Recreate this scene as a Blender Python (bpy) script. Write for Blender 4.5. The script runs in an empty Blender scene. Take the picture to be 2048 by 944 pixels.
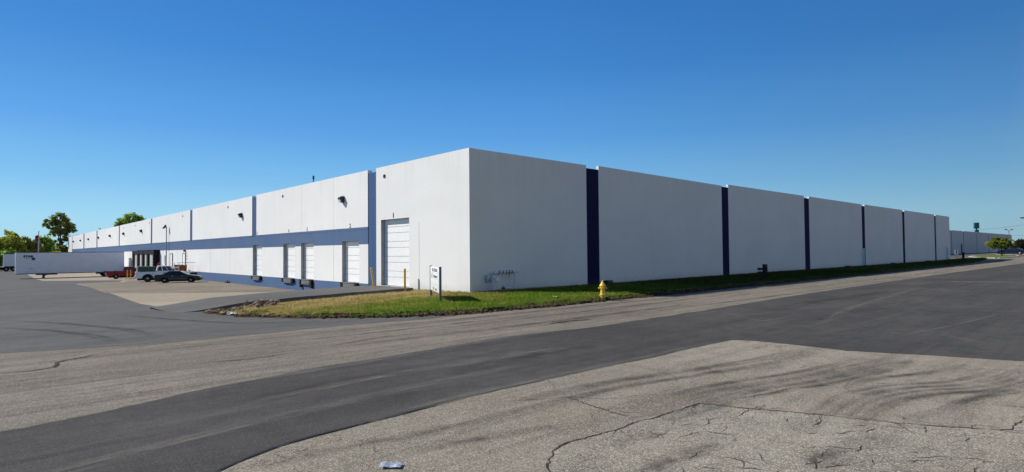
import bpy, bmesh, math, random
import numpy as np
from mathutils import Vector, Matrix, noise as mnoise
random.seed(7); np.random.seed(7)
R = math.radians
sc = bpy.context.scene
col = sc.collection

# ------------------------------------------------------------------ helpers
def link(o, parent=None):
    col.objects.link(o)
    if parent is not None: o.parent = parent
    return o

def tag(o, label=None, cat=None, group=None, kind=None):
    if label: o['label'] = label
    if cat: o['category'] = cat
    if group: o['group'] = group
    if kind: o['kind'] = kind
    return o

def empty(name, loc, rz=0, label=None, cat=None, group=None):
    o = bpy.data.objects.new(name, None)
    o.empty_display_size = 0.2
    o.location = loc; o.rotation_euler = (0, 0, rz)
    link(o)
    return tag(o, label, cat, group)

class MB:
    def __init__(s): s.v = []; s.f = []; s.smooth = False
    def add(s, vs, fs):
        b = len(s.v); s.v += [tuple(v) for v in vs]; s.f += [tuple(i + b for i in f) for f in fs]; return s
    def box(s, x0, x1, y0, y1, z0, z1):
        v = [(x, y, z) for x in (x0, x1) for y in (y0, y1) for z in (z0, z1)]
        return s.add(v, [(0,1,3,2),(4,6,7,5),(0,4,5,1),(2,3,7,6),(0,2,6,4),(1,5,7,3)])
    def cbox(s, c, d): 
        return s.box(c[0]-d[0]/2, c[0]+d[0]/2, c[1]-d[1]/2, c[1]+d[1]/2, c[2]-d[2]/2, c[2]+d[2]/2)
    def tube(s, pts, r, n=8, cap=True):
        pts = [Vector(p) for p in pts]
        rs = r if isinstance(r, (list, tuple)) else [r]*len(pts)
        rings = []
        for i, p in enumerate(pts):
            a = pts[max(0, i-1)]; b = pts[min(len(pts)-1, i+1)]
            d = (b-a).normalized()
            up = Vector((0,0,1)) if abs(d.z) < 0.95 else Vector((1,0,0))
            u = d.cross(up).normalized(); w = d.cross(u).normalized()
            rings.append([p + (u*math.cos(2*math.pi*k/n) + w*math.sin(2*math.pi*k/n))*rs[i] for k in range(n)])
        vs = [v for g in rings for v in g]; fs = []
        for i in range(len(pts)-1):
            for k in range(n):
                fs.append((i*n+k, i*n+(k+1)%n, (i+1)*n+(k+1)%n, (i+1)*n+k))
        if cap:
            fs.append(tuple(range(n-1, -1, -1))); fs.append(tuple((len(pts)-1)*n+k for k in range(n)))
        return s.add(vs, fs)
    def lathe(s, prof, n=20, axis='z', c=(0,0,0)):
        vs = []; fs = []
        for (r, h) in prof:
            for k in range(n):
                a = 2*math.pi*k/n; p = (r*math.cos(a), r*math.sin(a), h)
                if axis == 'y': p = (p[0], p[2], p[1])
                if axis == 'x': p = (p[2], p[0], p[1])
                vs.append((p[0]+c[0], p[1]+c[1], p[2]+c[2]))
        for i in range(len(prof)-1):
            for k in range(n):
                fs.append((i*n+k, i*n+(k+1)%n, (i+1)*n+(k+1)%n, (i+1)*n+k))
        fs.append(tuple(range(n))); fs.append(tuple((len(prof)-1)*n+k for k in range(n)))
        return s.add(vs, fs)
    def prism(s, poly, y0, y1):            # polygon in x,z extruded along y
        n = len(poly)
        vs = [(x, y0, z) for x, z in poly] + [(x, y1, z) for x, z in poly]
        fs = [tuple(range(n)), tuple(range(2*n-1, n-1, -1))] + [(i, i+n, (i+1)%n+n, (i+1)%n) for i in range(n)]
        return s.add(vs, fs)
    def build(s, name, m, parent=None, bevel=0, seg=2, smooth=False, angle=40):
        me = bpy.data.meshes.new(name); me.from_pydata(s.v, [], s.f); me.update()
        bm = bmesh.new(); bm.from_mesh(me)
        bmesh.ops.recalc_face_normals(bm, faces=bm.faces[:])
        if bevel:
            ed = [e for e in bm.edges if len(e.link_faces) == 2 and e.calc_face_angle(0) > R(30)]
            bmesh.ops.bevel(bm, geom=ed, offset=bevel, segments=seg, affect='EDGES', profile=0.5, clamp_overlap=True)
        bm.to_mesh(me); bm.free()
        if smooth or bevel:
            me.polygons.foreach_set('use_smooth', [True]*len(me.polygons))
            me.set_sharp_from_angle(angle=R(angle))
        me.materials.append(m)
        return link(bpy.data.objects.new(name, me), parent)

# ------------------------------------------------------------------ materials
class NT:
    def __init__(s, name):
        s.m = bpy.data.materials.new(name); s.m.use_nodes = True
        s.t = s.m.node_tree; s.b = s.t.nodes['Principled BSDF']
        s.out = s.t.nodes['Material Output']
    def n(s, typ, **kw):
        o = s.t.nodes.new(typ)
        for k, v in kw.items(): setattr(o, k, v)
        return o
    def l(s, a, b): s.t.links.new(a, b)
    def pos(s, scale=(1,1,1), rot=0):
        g = s.n('ShaderNodeNewGeometry'); mp = s.n('ShaderNodeMapping')
        mp.inputs['Scale'].default_value = scale; mp.inputs['Rotation'].default_value = (0,0,rot)
        s.l(g.outputs['Position'], mp.inputs['Vector']); return mp.outputs['Vector']
    def obj(s, scale=(1,1,1)):
        g = s.n('ShaderNodeTexCoord'); mp = s.n('ShaderNodeMapping'); mp.inputs['Scale'].default_value = scale
        s.l(g.outputs['Object'], mp.inputs['Vector']); return mp.outputs['Vector']
    def noise(s, vec, scale, detail=3, rough=.55, dist=0):
        o = s.n('ShaderNodeTexNoise'); o.inputs['Scale'].default_value = scale; o.inputs['Detail'].default_value = detail
        o.inputs['Roughness'].default_value = rough; o.inputs['Distortion'].default_value = dist
        s.l(vec, o.inputs['Vector']); return o.outputs['Fac']
    def ramp(s, fac, stops, interp='LINEAR'):
        o = s.n('ShaderNodeValToRGB'); o.color_ramp.interpolation = interp; e = o.color_ramp.elements
        while len(e) < len(stops): e.new(0.5)
        for i, (p, c) in enumerate(stops):
            e[i].position = p; e[i].color = (c[0], c[1], c[2], 1) if isinstance(c, (tuple, list)) else (c, c, c, 1)
        s.l(fac, o.inputs['Fac']); return o.outputs['Color']
    def mix(s, fac, a, b, blend='MIX'):
        o = s.n('ShaderNodeMix', data_type='RGBA', blend_type=blend)
        for inp, v in ((0, fac), (6, a), (7, b)):
            if isinstance(v, (int, float)): o.inputs[inp].default_value = v
            elif isinstance(v, (tuple, list)): o.inputs[inp].default_value = (v[0], v[1], v[2], 1)
            else: s.l(v, o.inputs[inp])
        return o.outputs[2]
    def math(s, op, a, b=None, c=None):
        o = s.n('ShaderNodeMath', operation=op)
        for i, v in enumerate((a, b, c)):
            if v is None: continue
            if isinstance(v, (int, float)): o.inputs[i].default_value = v
            else: s.l(v, o.inputs[i])
        return o.outputs[0]
    def bump(s, h, dist=.01, strength=.5):
        o = s.n('ShaderNodeBump'); o.inputs['Distance'].default_value = dist; o.inputs['Strength'].default_value = strength
        s.l(h, o.inputs['Height']); s.l(o.outputs['Normal'], s.b.inputs['Normal'])
    def fin(s, color, rough=.8, spec=.3, metal=0):
        if isinstance(color, (tuple, list)): s.b.inputs['Base Color'].default_value = (color[0], color[1], color[2], 1)
        else: s.l(color, s.b.inputs['Base Color'])
        s.b.inputs['Roughness'].default_value = rough; s.b.inputs['Specular IOR Level'].default_value = spec
        s.b.inputs['Metallic'].default_value = metal
        return s.m

def plain(name, c, rough=.6, spec=.3, metal=0, var=.15, scale=4, coat=0):
    t = NT(name); f = t.noise(t.obj(), scale, 4)
    a = tuple(x*(1-var) for x in c); b = tuple(min(1, x*(1+var)) for x in c)
    m = t.fin(t.ramp(f, [(.3, a), (.7, b)]), rough, spec, metal)
    if coat: t.b.inputs['Coat Weight'].default_value = coat; t.b.inputs['Coat Roughness'].default_value = .08
    return m

BLUE = (.054, .116, .245); WHITE = (.84, .832, .805)
ZT, ZA, ZB, ZC = 7.306, 3.706, 2.595, .103

def wall_mat(name, white=WHITE, bands=False, allblue=None):
    t = NT(name)
    big = t.noise(t.pos((.5,.5,.5)), 1.0, 5, .6)
    streak = t.noise(t.pos((.9,.9,.06)), 1.6, 6, .7)
    fine = t.noise(t.pos(), 22, 3)
    if bands:
        g = t.n('ShaderNodeNewGeometry'); sp = t.n('ShaderNodeSeparateXYZ'); t.l(g.outputs['Position'], sp.inputs[0])
        wob = t.math('MULTIPLY', t.math('SUBTRACT', t.noise(t.pos(), 3.0), .5), .025)
        z = t.math('ADD', sp.outputs['Z'], wob)
        band = t.math('MULTIPLY', t.math('GREATER_THAN', z, ZB), t.math('LESS_THAN', z, ZA))
        low = t.math('LESS_THAN', z, ZC-.012)
        fac = t.math('MAXIMUM', band, low)
        base = t.mix(fac, white, BLUE)
    else:
        base = allblue or white
    dirt = t.math('MULTIPLY', t.math('MULTIPLY', t.ramp(streak, [(.35, 1.0), (.72, .0)]), t.ramp(big, [(.3, .2), (.75, 1.0)])), .085)
    g2 = t.n('ShaderNodeNewGeometry'); s2 = t.n('ShaderNodeSeparateXYZ'); t.l(g2.outputs['Position'], s2.inputs[0])
    zz = t.math('ADD', s2.outputs['Z'], t.math('MULTIPLY', t.noise(t.pos(), 1.3, 5, .7), .55))
    splash = t.math('MULTIPLY', t.ramp(t.math('DIVIDE', zz, 8.0), [(.03, .30), (.085, 0)]), 0.0 if bands else 1.0)
    runs = t.noise(t.pos((2.6,2.6,.03)), 1.5, 4, .7)
    top = t.math('MULTIPLY', t.ramp(t.math('DIVIDE', zz, 8.0), [(.72, 0), (.95, 1)]), t.ramp(runs, [(.50, 0), (.72, .13)]))
    patchy = t.math('MULTIPLY', t.ramp(t.noise(t.pos((.25,.25,.4)), 1.0, 3, .5), [(.42, 0), (.58, 1)]), .05)
    dirt = t.math('ADD', dirt, t.math('ADD', t.math('ADD', splash, top), patchy))
    c = t.mix(dirt, base, (.30, .29, .27) if not allblue else (.05, .06, .10))
    c = t.mix(t.ramp(fine, [(.3, .10), (.7, .0)]), c, (.45, .45, .44) if not allblue else (.04, .05, .1))
    t.bump(t.noise(t.pos(), 35, 4, .6), .012, .35)
    return t.fin(c, .85, .15)

M = {}
M['wall'] = wall_mat('painted_concrete_banded', bands=True)
M['wall_white'] = wall_mat('painted_concrete_white')
M['strip_blue'] = wall_mat('painted_concrete_blue', allblue=BLUE)
M['strip_blue_shaded'] = wall_mat('painted_concrete_blue_shaded', allblue=(.008, .009, .055))  # same blue paint on the shaded wall, its shade darkened into the colour
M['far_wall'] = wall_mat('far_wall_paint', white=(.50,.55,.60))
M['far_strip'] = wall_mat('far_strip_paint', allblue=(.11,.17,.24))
M['curtain'] = plain('grey_dock_curtain', (.42,.42,.42), .8)
M['reveal'] = plain('door_reveal_shade', (.36,.36,.355), .7)  # jambs turned from the sun: their shade is put into this grey
M['roof'] = plain('roof_membrane', (.35,.35,.35), .9)
M['door_white'] = plain('door_enamel', (.90,.885,.855), .5, .3, var=.04)
M['steel_grey'] = plain('grey_steel', (.16,.16,.165), .55, .4, .3)
M['dark_steel'] = plain('dark_steel', (.035,.036,.04), .5, .4, .2)
M['black'] = plain('black_rubber', (.012,.012,.013), .8, .2)
M['shelter'] = plain('shelter_fabric', (.016,.017,.019), .85, .15)
M['yellow'] = plain('yellow_paint', (.62,.36,.02), .5, .4, var=.14, scale=9)
M['hyd_yellow'] = plain('hydrant_paint', (.86,.58,.08), .45, .45, var=.12, scale=9)
M['galv'] = plain('galvanised_pipe', (.42,.43,.45), .45, .5, .5)
M['pipe'] = plain('painted_pipe', (.74,.74,.74), .55, .35)
M['white_paint'] = plain('white_paint', (.78,.78,.78), .4, .4, var=.05)
M['post_grey'] = plain('post_grey', (.19,.20,.21), .5, .4, .2)
M['glass'] = plain('dark_glass', (.018,.022,.026), .06, .8, var=.3, scale=2)
M['lens'] = plain('lamp_lens', (.50,.52,.50), .2, .5)
M['ink'] = plain('black_lettering', (.02,.02,.022), .7, .2)
M['ink_grey'] = plain('grey_lettering', (.13,.13,.13), .7, .2)
M['star_red'] = plain('red_blue_logo', (.045,.02,.07), .6, .2)
M['sedan'] = plain('green_car_paint', (.010,.022,.021), .32, .3, var=.06, coat=.22)
M['white_car'] = plain('white_car_paint', (.72,.73,.75), .3, .5, var=.03, coat=.25)
M['red_car'] = plain('red_car_paint', (.24,.008,.010), .35, .25, var=.06, coat=.22)
M['navy_car'] = plain('navy_car_paint', (.010,.013,.050), .3, .3, var=.06, coat=.22)
M['tyre'] = plain('tyre_rubber', (.014,.014,.014), .85, .2)
M['rim'] = plain('alloy_rim', (.58,.58,.58), .4, .5, .2)
M['chrome'] = plain('chrome', (.62,.62,.63), .18, .5, .9)
M['red_lens'] = plain('red_lens', (.35,.015,.012), .25, .5)
M['amber_lens'] = plain('clear_lamp', (.65,.62,.55), .2, .5)
M['trailer'] = plain('trailer_skin', (.72,.75,.83), .4, .4, var=.05, scale=1)
M['green_box'] = plain('green_painted_steel', (.030,.085,.055), .5, .4)
M['tan'] = plain('cardboard', (.26,.17,.10), .9, .1, var=.3, scale=2)
M['rust'] = plain('rust_red', (.22,.07,.04), .8, .2)
M['red'] = plain('signal_red', (.35,.02,.03), .6, .3)
M['teal'] = plain('teal_sign_paint', (.02,.13,.13), .5, .3)
M['wood_dark'] = plain('dark_weathered_timber', (.03,.026,.022), .85, .2)
M['trunk'] = plain('bark', (.085,.065,.05), .9, .1, var=.3)
M['plastic'] = plain('crumpled_plastic', (.40,.46,.55), .25, .6, var=.45, scale=22)
M['litter'] = plain('white_litter', (.72,.72,.68), .7, .3)

def asphalt(name, c1, c2, speck=.5, sp_scale=75, streak=0, patch=.3, tint=None, crack=0, crack_scale=.8, patch_scale=.25, fleck=0):
    t = NT(name); p = t.pos()
    big = t.noise(t.pos((.6,1,1)), patch_scale, 6, .62)
    c = t.mix(t.ramp(big, [(.32, 0), (.68, 1)]), c1, c2)
    mid = t.noise(p, 2.2, 6, .65)
    c = t.mix(t.math('MULTIPLY', t.ramp(mid, [(.42, 0), (.72, 1)]), patch), c, tuple(x*.62 for x in c1))
    if tint:
        c = t.mix(t.math('MULTIPLY', t.ramp(t.noise(p, .6, 4), [(.5, 0), (.75, 1)]), .5), c, tint)
    if streak:
        s1 = t.noise(t.pos((.06, 1.6, 1), 0.02), 1.0, 6, .7, .4)
        s2 = t.noise(t.pos((.22, 3.4, 1), -.05), 1.0, 5, .7, .6)
        f = t.math('MULTIPLY', t.math('ADD', t.math('MULTIPLY', t.ramp(s1, [(.46, 0), (.68, 1)]), .7), t.math('MULTIPLY', t.ramp(s2, [(.50, 0), (.70, 1)]), .7)), streak)
        c = t.mix(f, c, tuple(x*.42 for x in c1))
    if crack:
        dv = t.n('ShaderNodeMix', data_type='VECTOR'); dv.inputs[0].default_value = .16
        nz = t.n('ShaderNodeTexNoise'); nz.inputs['Scale'].default_value = 1.6; nz.inputs['Detail'].default_value = 6; t.l(p, nz.inputs['Vector'])
        t.l(p, dv.inputs[4]); 
        sc_ = t.n('ShaderNodeVectorMath', operation='SCALE'); sc_.inputs['Scale'].default_value = 6.0; t.l(nz.outputs['Color'], sc_.inputs[0])
        ad = t.n('ShaderNodeVectorMath', operation='ADD'); t.l(p, ad.inputs[0])
        sb = t.n('ShaderNodeVectorMath', operation='SCALE'); sb.inputs['Scale'].default_value = 1.1; t.l(nz.outputs['Color'], sb.inputs[0]); t.l(sb.outputs[0], ad.inputs[1])
        v = t.n('ShaderNodeTexVoronoi', feature='DISTANCE_TO_EDGE'); v.inputs['Scale'].default_value = crack_scale; t.l(ad.outputs[0], v.inputs['Vector'])
        gate = t.ramp(t.noise(p, .5, 3), [(.42, 0), (.6, 1)])
        f = t.math('MULTIPLY', t.math('MULTIPLY', t.ramp(v.outputs['Distance'], [(.0, 1), (.014, 0)]), gate), crack)
        c = t.mix(f, c, (.035, .030, .026))
    # aggregate: stones of different brightness
    vo = t.n('ShaderNodeTexVoronoi'); vo.inputs['Scale'].default_value = sp_scale; t.l(p, vo.inputs['Vector'])
    sep = t.n('ShaderNodeSeparateColor'); t.l(vo.outputs['Color'], sep.inputs[0])
    c = t.mix(t.math('MULTIPLY', t.ramp(sep.outputs[0], [(.0, 1), (.35, 0)]), speck), c, tuple(x*.30 for x in c1))
    c = t.mix(t.math('MULTIPLY', t.ramp(sep.outputs[1], [(.72, 0), (1.0, 1)]), speck), c, tuple(min(.7, x*1.9) for x in c2))
    if fleck:
        v2 = t.n('ShaderNodeTexVoronoi'); v2.inputs['Scale'].default_value = 9; t.l(p, v2.inputs['Vector'])
        s2 = t.n('ShaderNodeSeparateColor'); t.l(v2.outputs['Color'], s2.inputs[0])
        f = t.math('MULTIPLY', t.math('LESS_THAN', v2.outputs['Distance'], .16), t.math('GREATER_THAN', s2.outputs[2], .86))
        c = t.mix(t.math('MULTIPLY', f, fleck), c, (.28, .27, .25))
    hgt = t.noise(p, sp_scale*.8, 3, .7)
    t.bump(hgt, .012, .55)
    return t.fin(c, .92, .18)

M['old_asphalt'] = asphalt('old_asphalt', (.190,.167,.135), (.300,.264,.213), .70, 90, streak=1.0, patch=.55, tint=(.24,.195,.155), crack=.35, crack_scale=.35)
M['fore_asphalt'] = asphalt('fore_asphalt', (.250,.220,.172), (.385,.342,.272), .80, 105, streak=.62, patch=.60, tint=(.30,.235,.175), crack=.7, crack_scale=.55)
M['rough_asphalt'] = asphalt('rough_asphalt', (.265,.233,.184), (.410,.366,.296), .82, 90, streak=.50, patch=.80, tint=(.32,.25,.19), crack=1.0, crack_scale=1.5)
M['new_asphalt'] = asphalt('new_asphalt', (.062,.060,.058), (.108,.103,.096), .45, 90, patch=.55, fleck=.6, streak=.5, patch_scale=.32)
M['yard_asphalt'] = asphalt('yard_asphalt', (.100,.098,.094), (.146,.143,.137), .3, 60, patch=.40, streak=.45)
M['ramp_asphalt'] = asphalt('ramp_asphalt', (.115,.113,.108), (.165,.161,.152), .3, 60, patch=.4, streak=.4)
M['concrete'] = asphalt('yard_concrete', (.345,.288,.215), (.440,.370,.280), .25, 60, patch=.35, patch_scale=.15, streak=.35)
M['concrete_dark'] = asphalt('stained_concrete', (.215,.182,.138), (.310,.264,.205), .3, 60, patch=.55, patch_scale=.2, streak=.75)
M['far_grass'] = plain('far_grass', (.10,.13,.035), .95, .1, var=.4, scale=.2)
M['kerb'] = plain('kerb_concrete', (.42,.40,.36), .9, .2)
M['crack'] = plain('crack_dark', (.062,.052,.043), .95, .1, var=.4, scale=20)
M['tar'] = plain('tar_seal', (.028,.029,.033), .75, .2, var=.4, scale=15)

def stain_mat(name, colr, amount, sx, sy):
    t = NT(name)
    uv = t.n('ShaderNodeUVMap'); sp = t.n('ShaderNodeSeparateXYZ'); t.l(uv.outputs[0], sp.inputs[0])
    mp = t.n('ShaderNodeMapping'); mp.inputs['Scale'].default_value = (sx, sy, 1); t.l(uv.outputs[0], mp.inputs[0])
    nz = t.noise(mp.outputs[0], 1.0, 5, .7)
    v = t.math('ABSOLUTE', t.math('SUBTRACT', sp.outputs['Y'], .5))
    edge = t.ramp(v, [(.12, 1), (.5, 0)])
    u = t.ramp(sp.outputs['X'], [(0, 0), (.22, 1), (.78, 1), (1, 0)])
    blot = t.ramp(t.noise(t.pos(), 1.3, 5, .7), [(.34, .15), (.66, 1)])
    f = t.math('MULTIPLY', t.math('MULTIPLY', t.ramp(nz, [(.35, 0), (.62, 1)]), edge), t.math('MULTIPLY', u, t.math('MULTIPLY', blot, amount)))
    tr = t.n('ShaderNodeBsdfTransparent'); mx = t.n('ShaderNodeMixShader')
    t.l(f, mx.inputs[0]); t.l(tr.outputs[0], mx.inputs[1]); t.l(t.b.outputs[0], mx.inputs[2]); t.l(mx.outputs[0], t.out.inputs[0])
    return t.fin(colr, .9, .2)
M['skid'] = stain_mat('tyre_rubber_marks', (.045,.042,.040), .85, 3, 7)
M['dust'] = stain_mat('pale_dust', (.30,.275,.235), .55, 6, 4)
M['smudge'] = stain_mat('dark_stain', (.070,.060,.050), .75, 5, 3)

def grass_mat(name, blade):
    t = NT(name); g = t.n('ShaderNodeNewGeometry'); sp = t.n('ShaderNodeSeparateXYZ'); t.l(g.outputs['Position'], sp.inputs[0])
    # dry towards the ramp and the wall (large y), lush towards the road
    d = t.n('ShaderNodeMapRange'); d.inputs['From Min'].default_value = 18.5; d.inputs['From Max'].default_value = 26.5; t.l(sp.outputs['Y'], d.inputs['Value'])
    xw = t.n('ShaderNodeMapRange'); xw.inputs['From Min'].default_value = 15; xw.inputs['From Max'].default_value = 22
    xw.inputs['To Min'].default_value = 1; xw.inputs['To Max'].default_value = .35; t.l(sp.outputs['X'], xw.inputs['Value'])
    n1 = t.noise(t.pos((.6,1,1)), .55, 5, .65); n2 = t.noise(t.pos(), 2.4, 4, .6)
    f = t.math('ADD', t.math('MULTIPLY', d.outputs[0], xw.outputs[0]), t.math('ADD', t.math('MULTIPLY', t.math('SUBTRACT', n1, .46), 2.3), t.math('MULTIPLY', t.math('SUBTRACT', n2, .5), 1.8)))
    k = 1.75 if blade else 1.1
    c = t.ramp(f, [(.0, (.115*k,.215*k,.020*k)), (.28, (.185*k,.240*k,.036*k)), (.55, (.30*k,.265*k,.085*k)), (.9, (.46*k,.36*k,.17*k))])
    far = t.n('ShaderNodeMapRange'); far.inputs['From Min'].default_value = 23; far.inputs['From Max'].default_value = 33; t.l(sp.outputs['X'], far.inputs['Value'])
    c = t.mix(t.math('MULTIPLY', far.outputs[0], .75), c, (.030, .052, .012))  # shade along the long wall painted into the grass colour of this strip
    if blade:
        oi = t.noise(t.pos(), 40, 1); c = t.mix(t.ramp(oi, [(.35, .55), (.6, 0)]), c, (.035,.055,.010))
        t.fin(c, .9, .1); tr = t.n('ShaderNodeBsdfTranslucent'); t.l(c, tr.inputs[0]); mx = t.n('ShaderNodeMixShader'); mx.inputs[0].default_value = .5
        t.l(t.b.outputs[0], mx.inputs[1]); t.l(tr.outputs[0], mx.inputs[2]); t.l(mx.outputs[0], t.out.inputs[0]); return t.m
    else:
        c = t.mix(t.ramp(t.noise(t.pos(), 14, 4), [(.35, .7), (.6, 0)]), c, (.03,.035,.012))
    return t.fin(c, .9, .1)
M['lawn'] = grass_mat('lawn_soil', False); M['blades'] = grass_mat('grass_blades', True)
_t = NT('bare_soil'); M['soil'] = _t.fin(_t.ramp(_t.noise(_t.pos(), 7, 6, .7), [(.36, (.014,.010,.007)), (.52, (.060,.040,.026)), (.72, (.24,.17,.11))]), .95, .1)
_t = NT('rubble_stone'); M['rubble'] = _t.fin(_t.ramp(_t.noise(_t.pos(), 5, 4, .7), [(.3, (.12,.08,.055)), (.55, (.27,.20,.15)), (.75, (.42,.35,.28))]), .95, .1)

def leaf_mat(name, stops):
    t = NT(name)
    oi = t.noise(t.pos(), .55, 3, .6); o2 = t.noise(t.pos(), 3.1, 2)
    c = t.ramp(t.math('ADD', t.math('MULTIPLY', oi, .6), t.math('MULTIPLY', o2, .4)), stops)
    tr = t.n('ShaderNodeBsdfTranslucent'); t.l(c, tr.inputs[0]); mx = t.n('ShaderNodeMixShader'); mx.inputs[0].default_value = .5
    t.fin(c, .8, .1)
    t.l(t.b.outputs[0], mx.inputs[1]); t.l(tr.outputs[0], mx.inputs[2]); t.l(mx.outputs[0], t.out.inputs[0])
    return t.m
M['leaf_olive'] = leaf_mat('olive_leaves', [(.35,(0.106,0.157,0.032)),(.5,(0.365,0.426,0.071)),(.65,(0.689,0.650,0.133))])
M['leaf_green'] = leaf_mat('green_leaves', [(.35,(0.089,0.157,0.038)),(.5,(0.293,0.449,0.084)),(.65,(0.584,0.698,0.133))])
M['leaf_brown'] = leaf_mat('bronze_leaves', [(.35,(0.106,0.128,0.047)),(.5,(0.308,0.341,0.098)),(.65,(0.572,0.524,0.175))])
M['leaf_bright'] = leaf_mat('yellow_green_leaves', [(.35,(0.091,0.123,0.026)),(.5,(0.289,0.319,0.048)),(.65,(0.578,0.539,0.099))])
M['leaf_dark'] = leaf_mat('dark_leaves', [(.35,(0.014,0.018,0.011)),(.5,(0.035,0.042,0.021)),(.65,(0.088,0.079,0.035))])

# ------------------------------------------------------------------ terrain
YB = [17, 40, 66, 112]; ZW = [-.15, -.8, -.8, -1.38]; XB = [115, 160]; ZE = [-.15, .45]
def h(x, y):
    if x > 19: return float(np.interp(x, XB, ZE))
    return float(np.interp(y, YB, ZW))

def jitter_poly(pts, step=.5, amp=.04, seed=0):
    out = []; rnd = random.Random(seed)
    n = len(pts)
    for i in range(n):
        a = Vector(pts[i]); b = Vector(pts[(i+1) % n]); L = (b-a).length
        k = max(1, min(60, int(L/step)))
        d = (b-a)/L; nrm = Vector((-d.y, d.x))
        for j in range(k):
            p = a.lerp(b, j/k)
            if j: p = p + nrm*(mnoise.noise(Vector((p.x*.9, p.y*.9, seed)))*amp*1.6 + rnd.uniform(-amp, amp)*.4)
            out.append((p.x, p.y))
    return out

def sheet(name, pts, off, m, jit=None, kind='structure', zf=None, grid=None):
    if jit: pts = jitter_poly(pts, *jit)
    bm = bmesh.new()
    vs = [bm.verts.new((x, y, 0)) for x, y in pts]
    bm.faces.new(vs)
    bmesh.ops.triangulate(bm, faces=bm.faces[:])
    xs = list(XB); ys = list(YB)
    if grid:
        x0, x1 = min(p[0] for p in pts), max(p[0] for p in pts); y0, y1 = min(p[1] for p in pts), max(p[1] for p in pts)
        x = x0
        while x < x1: xs.append(x); x += grid
        y = y0
        while y < y1: ys.append(y); y += grid
    for x in xs: bmesh.ops.bisect_plane(bm, geom=bm.verts[:]+bm.edges[:]+bm.faces[:], plane_co=(x,0,0), plane_no=(1,0,0))
    for y in ys: bmesh.ops.bisect_plane(bm, geom=bm.verts[:]+bm.edges[:]+bm.faces[:], plane_co=(0,y,0), plane_no=(0,1,0))
    for v in bm.verts: v.co.z = (zf(v.co.x, v.co.y) if zf else h(v.co.x, v.co.y)) + off
    bmesh.ops.recalc_face_normals(bm, faces=bm.faces[:])
    if sum(f.normal.z*f.calc_area() for f in bm.faces) < 0: bmesh.ops.reverse_faces(bm, faces=bm.faces[:])
    me = bpy.data.meshes.new(name); bm.to_mesh(me); bm.free()
    me.materials.append(m)
    return tag(link(bpy.data.objects.new(name, me)), kind=kind)

# one base sheet to the horizon (a step hidden under the building joins the lower yard to the road level)
g = MB()
ysw = [-800, 17, 40, 66, 112, 4000]
for a, b in zip(ysw[:-1], ysw[1:]):
    za, zb = np.interp(a, YB, ZW), np.interp(b, YB, ZW)
    g.add([(-3000,a,za),(19,a,za),(19,b,zb),(-3000,b,zb)], [(0,1,2,3)])
    g.add([(19,a,za),(19,a,-.15),(19,b,-.15),(19,b,zb)], [(0,1,2,3)])
for a, b in zip([19,115,160],[115,160,5000]):
    za, zb = np.interp(a, XB, ZE), np.interp(b, XB, ZE)
    g.add([(a,-800,za),(b,-800,zb),(b,4000,zb),(a,4000,za)], [(0,1,2,3)])
tag(g.build('ground', M['old_asphalt']), kind='structure')

# dark resurfaced asphalt: trench strip plus the lane to the right
sheet('resurfaced_road', [(-60,9.3),(-3,9.75),(.2,9.81),(1.26,9.98),(2.83,10.54),(4.68,10.89),(6.74,11.03),(10.01,11.35),(13.2,10.95),(19.2,11.05),(29.85,11.55),(52.6,11.9),(102.3,11.75),(160,11.6),(400,11.5),(400,-60),(18.2,-60),(15.6,-3),(14.97,1.73),(14.35,3.4),(13.84,4.5),(13.88,5.6),(13.83,6.55),(13.57,6.99),(11.71,7.02),(10.1,7.0),(8.37,7.08),(7.02,7.07),(6.15,7.1),(4.27,6.99),(3.09,6.91),(2.58,6.84),(2.05,6.63),(1.78,6.46),(.8,6.0),(-2,4.9),(-60,-14)], .004, M['new_asphalt'], (.10,.05,1))
sheet('foreground_pavement', [(1.72,6.40),(2.05,6.56),(2.58,6.77),(3.09,6.84),(4.27,6.92),(6.15,7.06),(7.02,7.03),(8.37,7.04),(10.1,6.96),(11.71,6.98),(13.55,6.95),(13.79,6.53),(13.84,5.6),(13.80,4.5),(14.27,3.4),(14.88,1.73),(15.5,-3),(18.1,-60),(-60,-60),(-60,-14.1),(-2,4.83),(.8,5.94)], .002, M['fore_asphalt'])
sheet('worn_pavement', [(-4,-5),(2.6,2.8),(3.9,3.7),(4.22,4.13),(4.67,4.49),(5.05,4.58),(5.88,4.5),(6.72,4.48),(7.65,4.42),(7.9,3.81),(8.27,3.03),(8.56,2.19),(8.83,1.73),(9.08,1.29),(9.22,1.22),(10.02,1.18),(12,-1),(12,-8)], .006, M['rough_asphalt'], (.12,.05,5))
# the yard
sheet('yard_asphalt', [(.35,17.85),(1.68,17.23),(3.14,16.86),(5.48,16.7),(8.45,16.74),(10.62,16.2),(12.2,16.3),(9.5,20),(8,25),(8.4,33),(7.3,50),(18.9,70),(18.9,206),(-80,206),(-80,24),(-6,19.6)], .004, M['yard_asphalt'], (.6,.06,3))
sheet('yard_concrete', [(7.13,50.0),(6.9,40),(6.82,32.66),(7.53,32.0),(9.0,33.2),(18.9,33.2),(18.9,84),(12.66,83.56),(11.45,77.09),(7.28,75.47)], .008, M['concrete'], (1.5,.03,4))
sheet('stained_concrete', [(6.9,52.71),(9.5,50),(11.88,47.5),(13.64,46.2),(18.9,42),(18.9,82),(12.9,81.5),(11.6,76.2),(7.5,74.2)], .012, M['concrete_dark'], (1.5,.05,8))
sheet('trailer_apron', [(6.4,143.3),(5.85,95.1),(12.66,85.2),(18.9,86),(18.9,160)], .008, M['concrete'], (3,.05,6))
sheet('far_field', [(-900,207),(-900,1500),(900,1500),(900,250),(60,250),(60,207)], .006, M['far_grass'])
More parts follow.
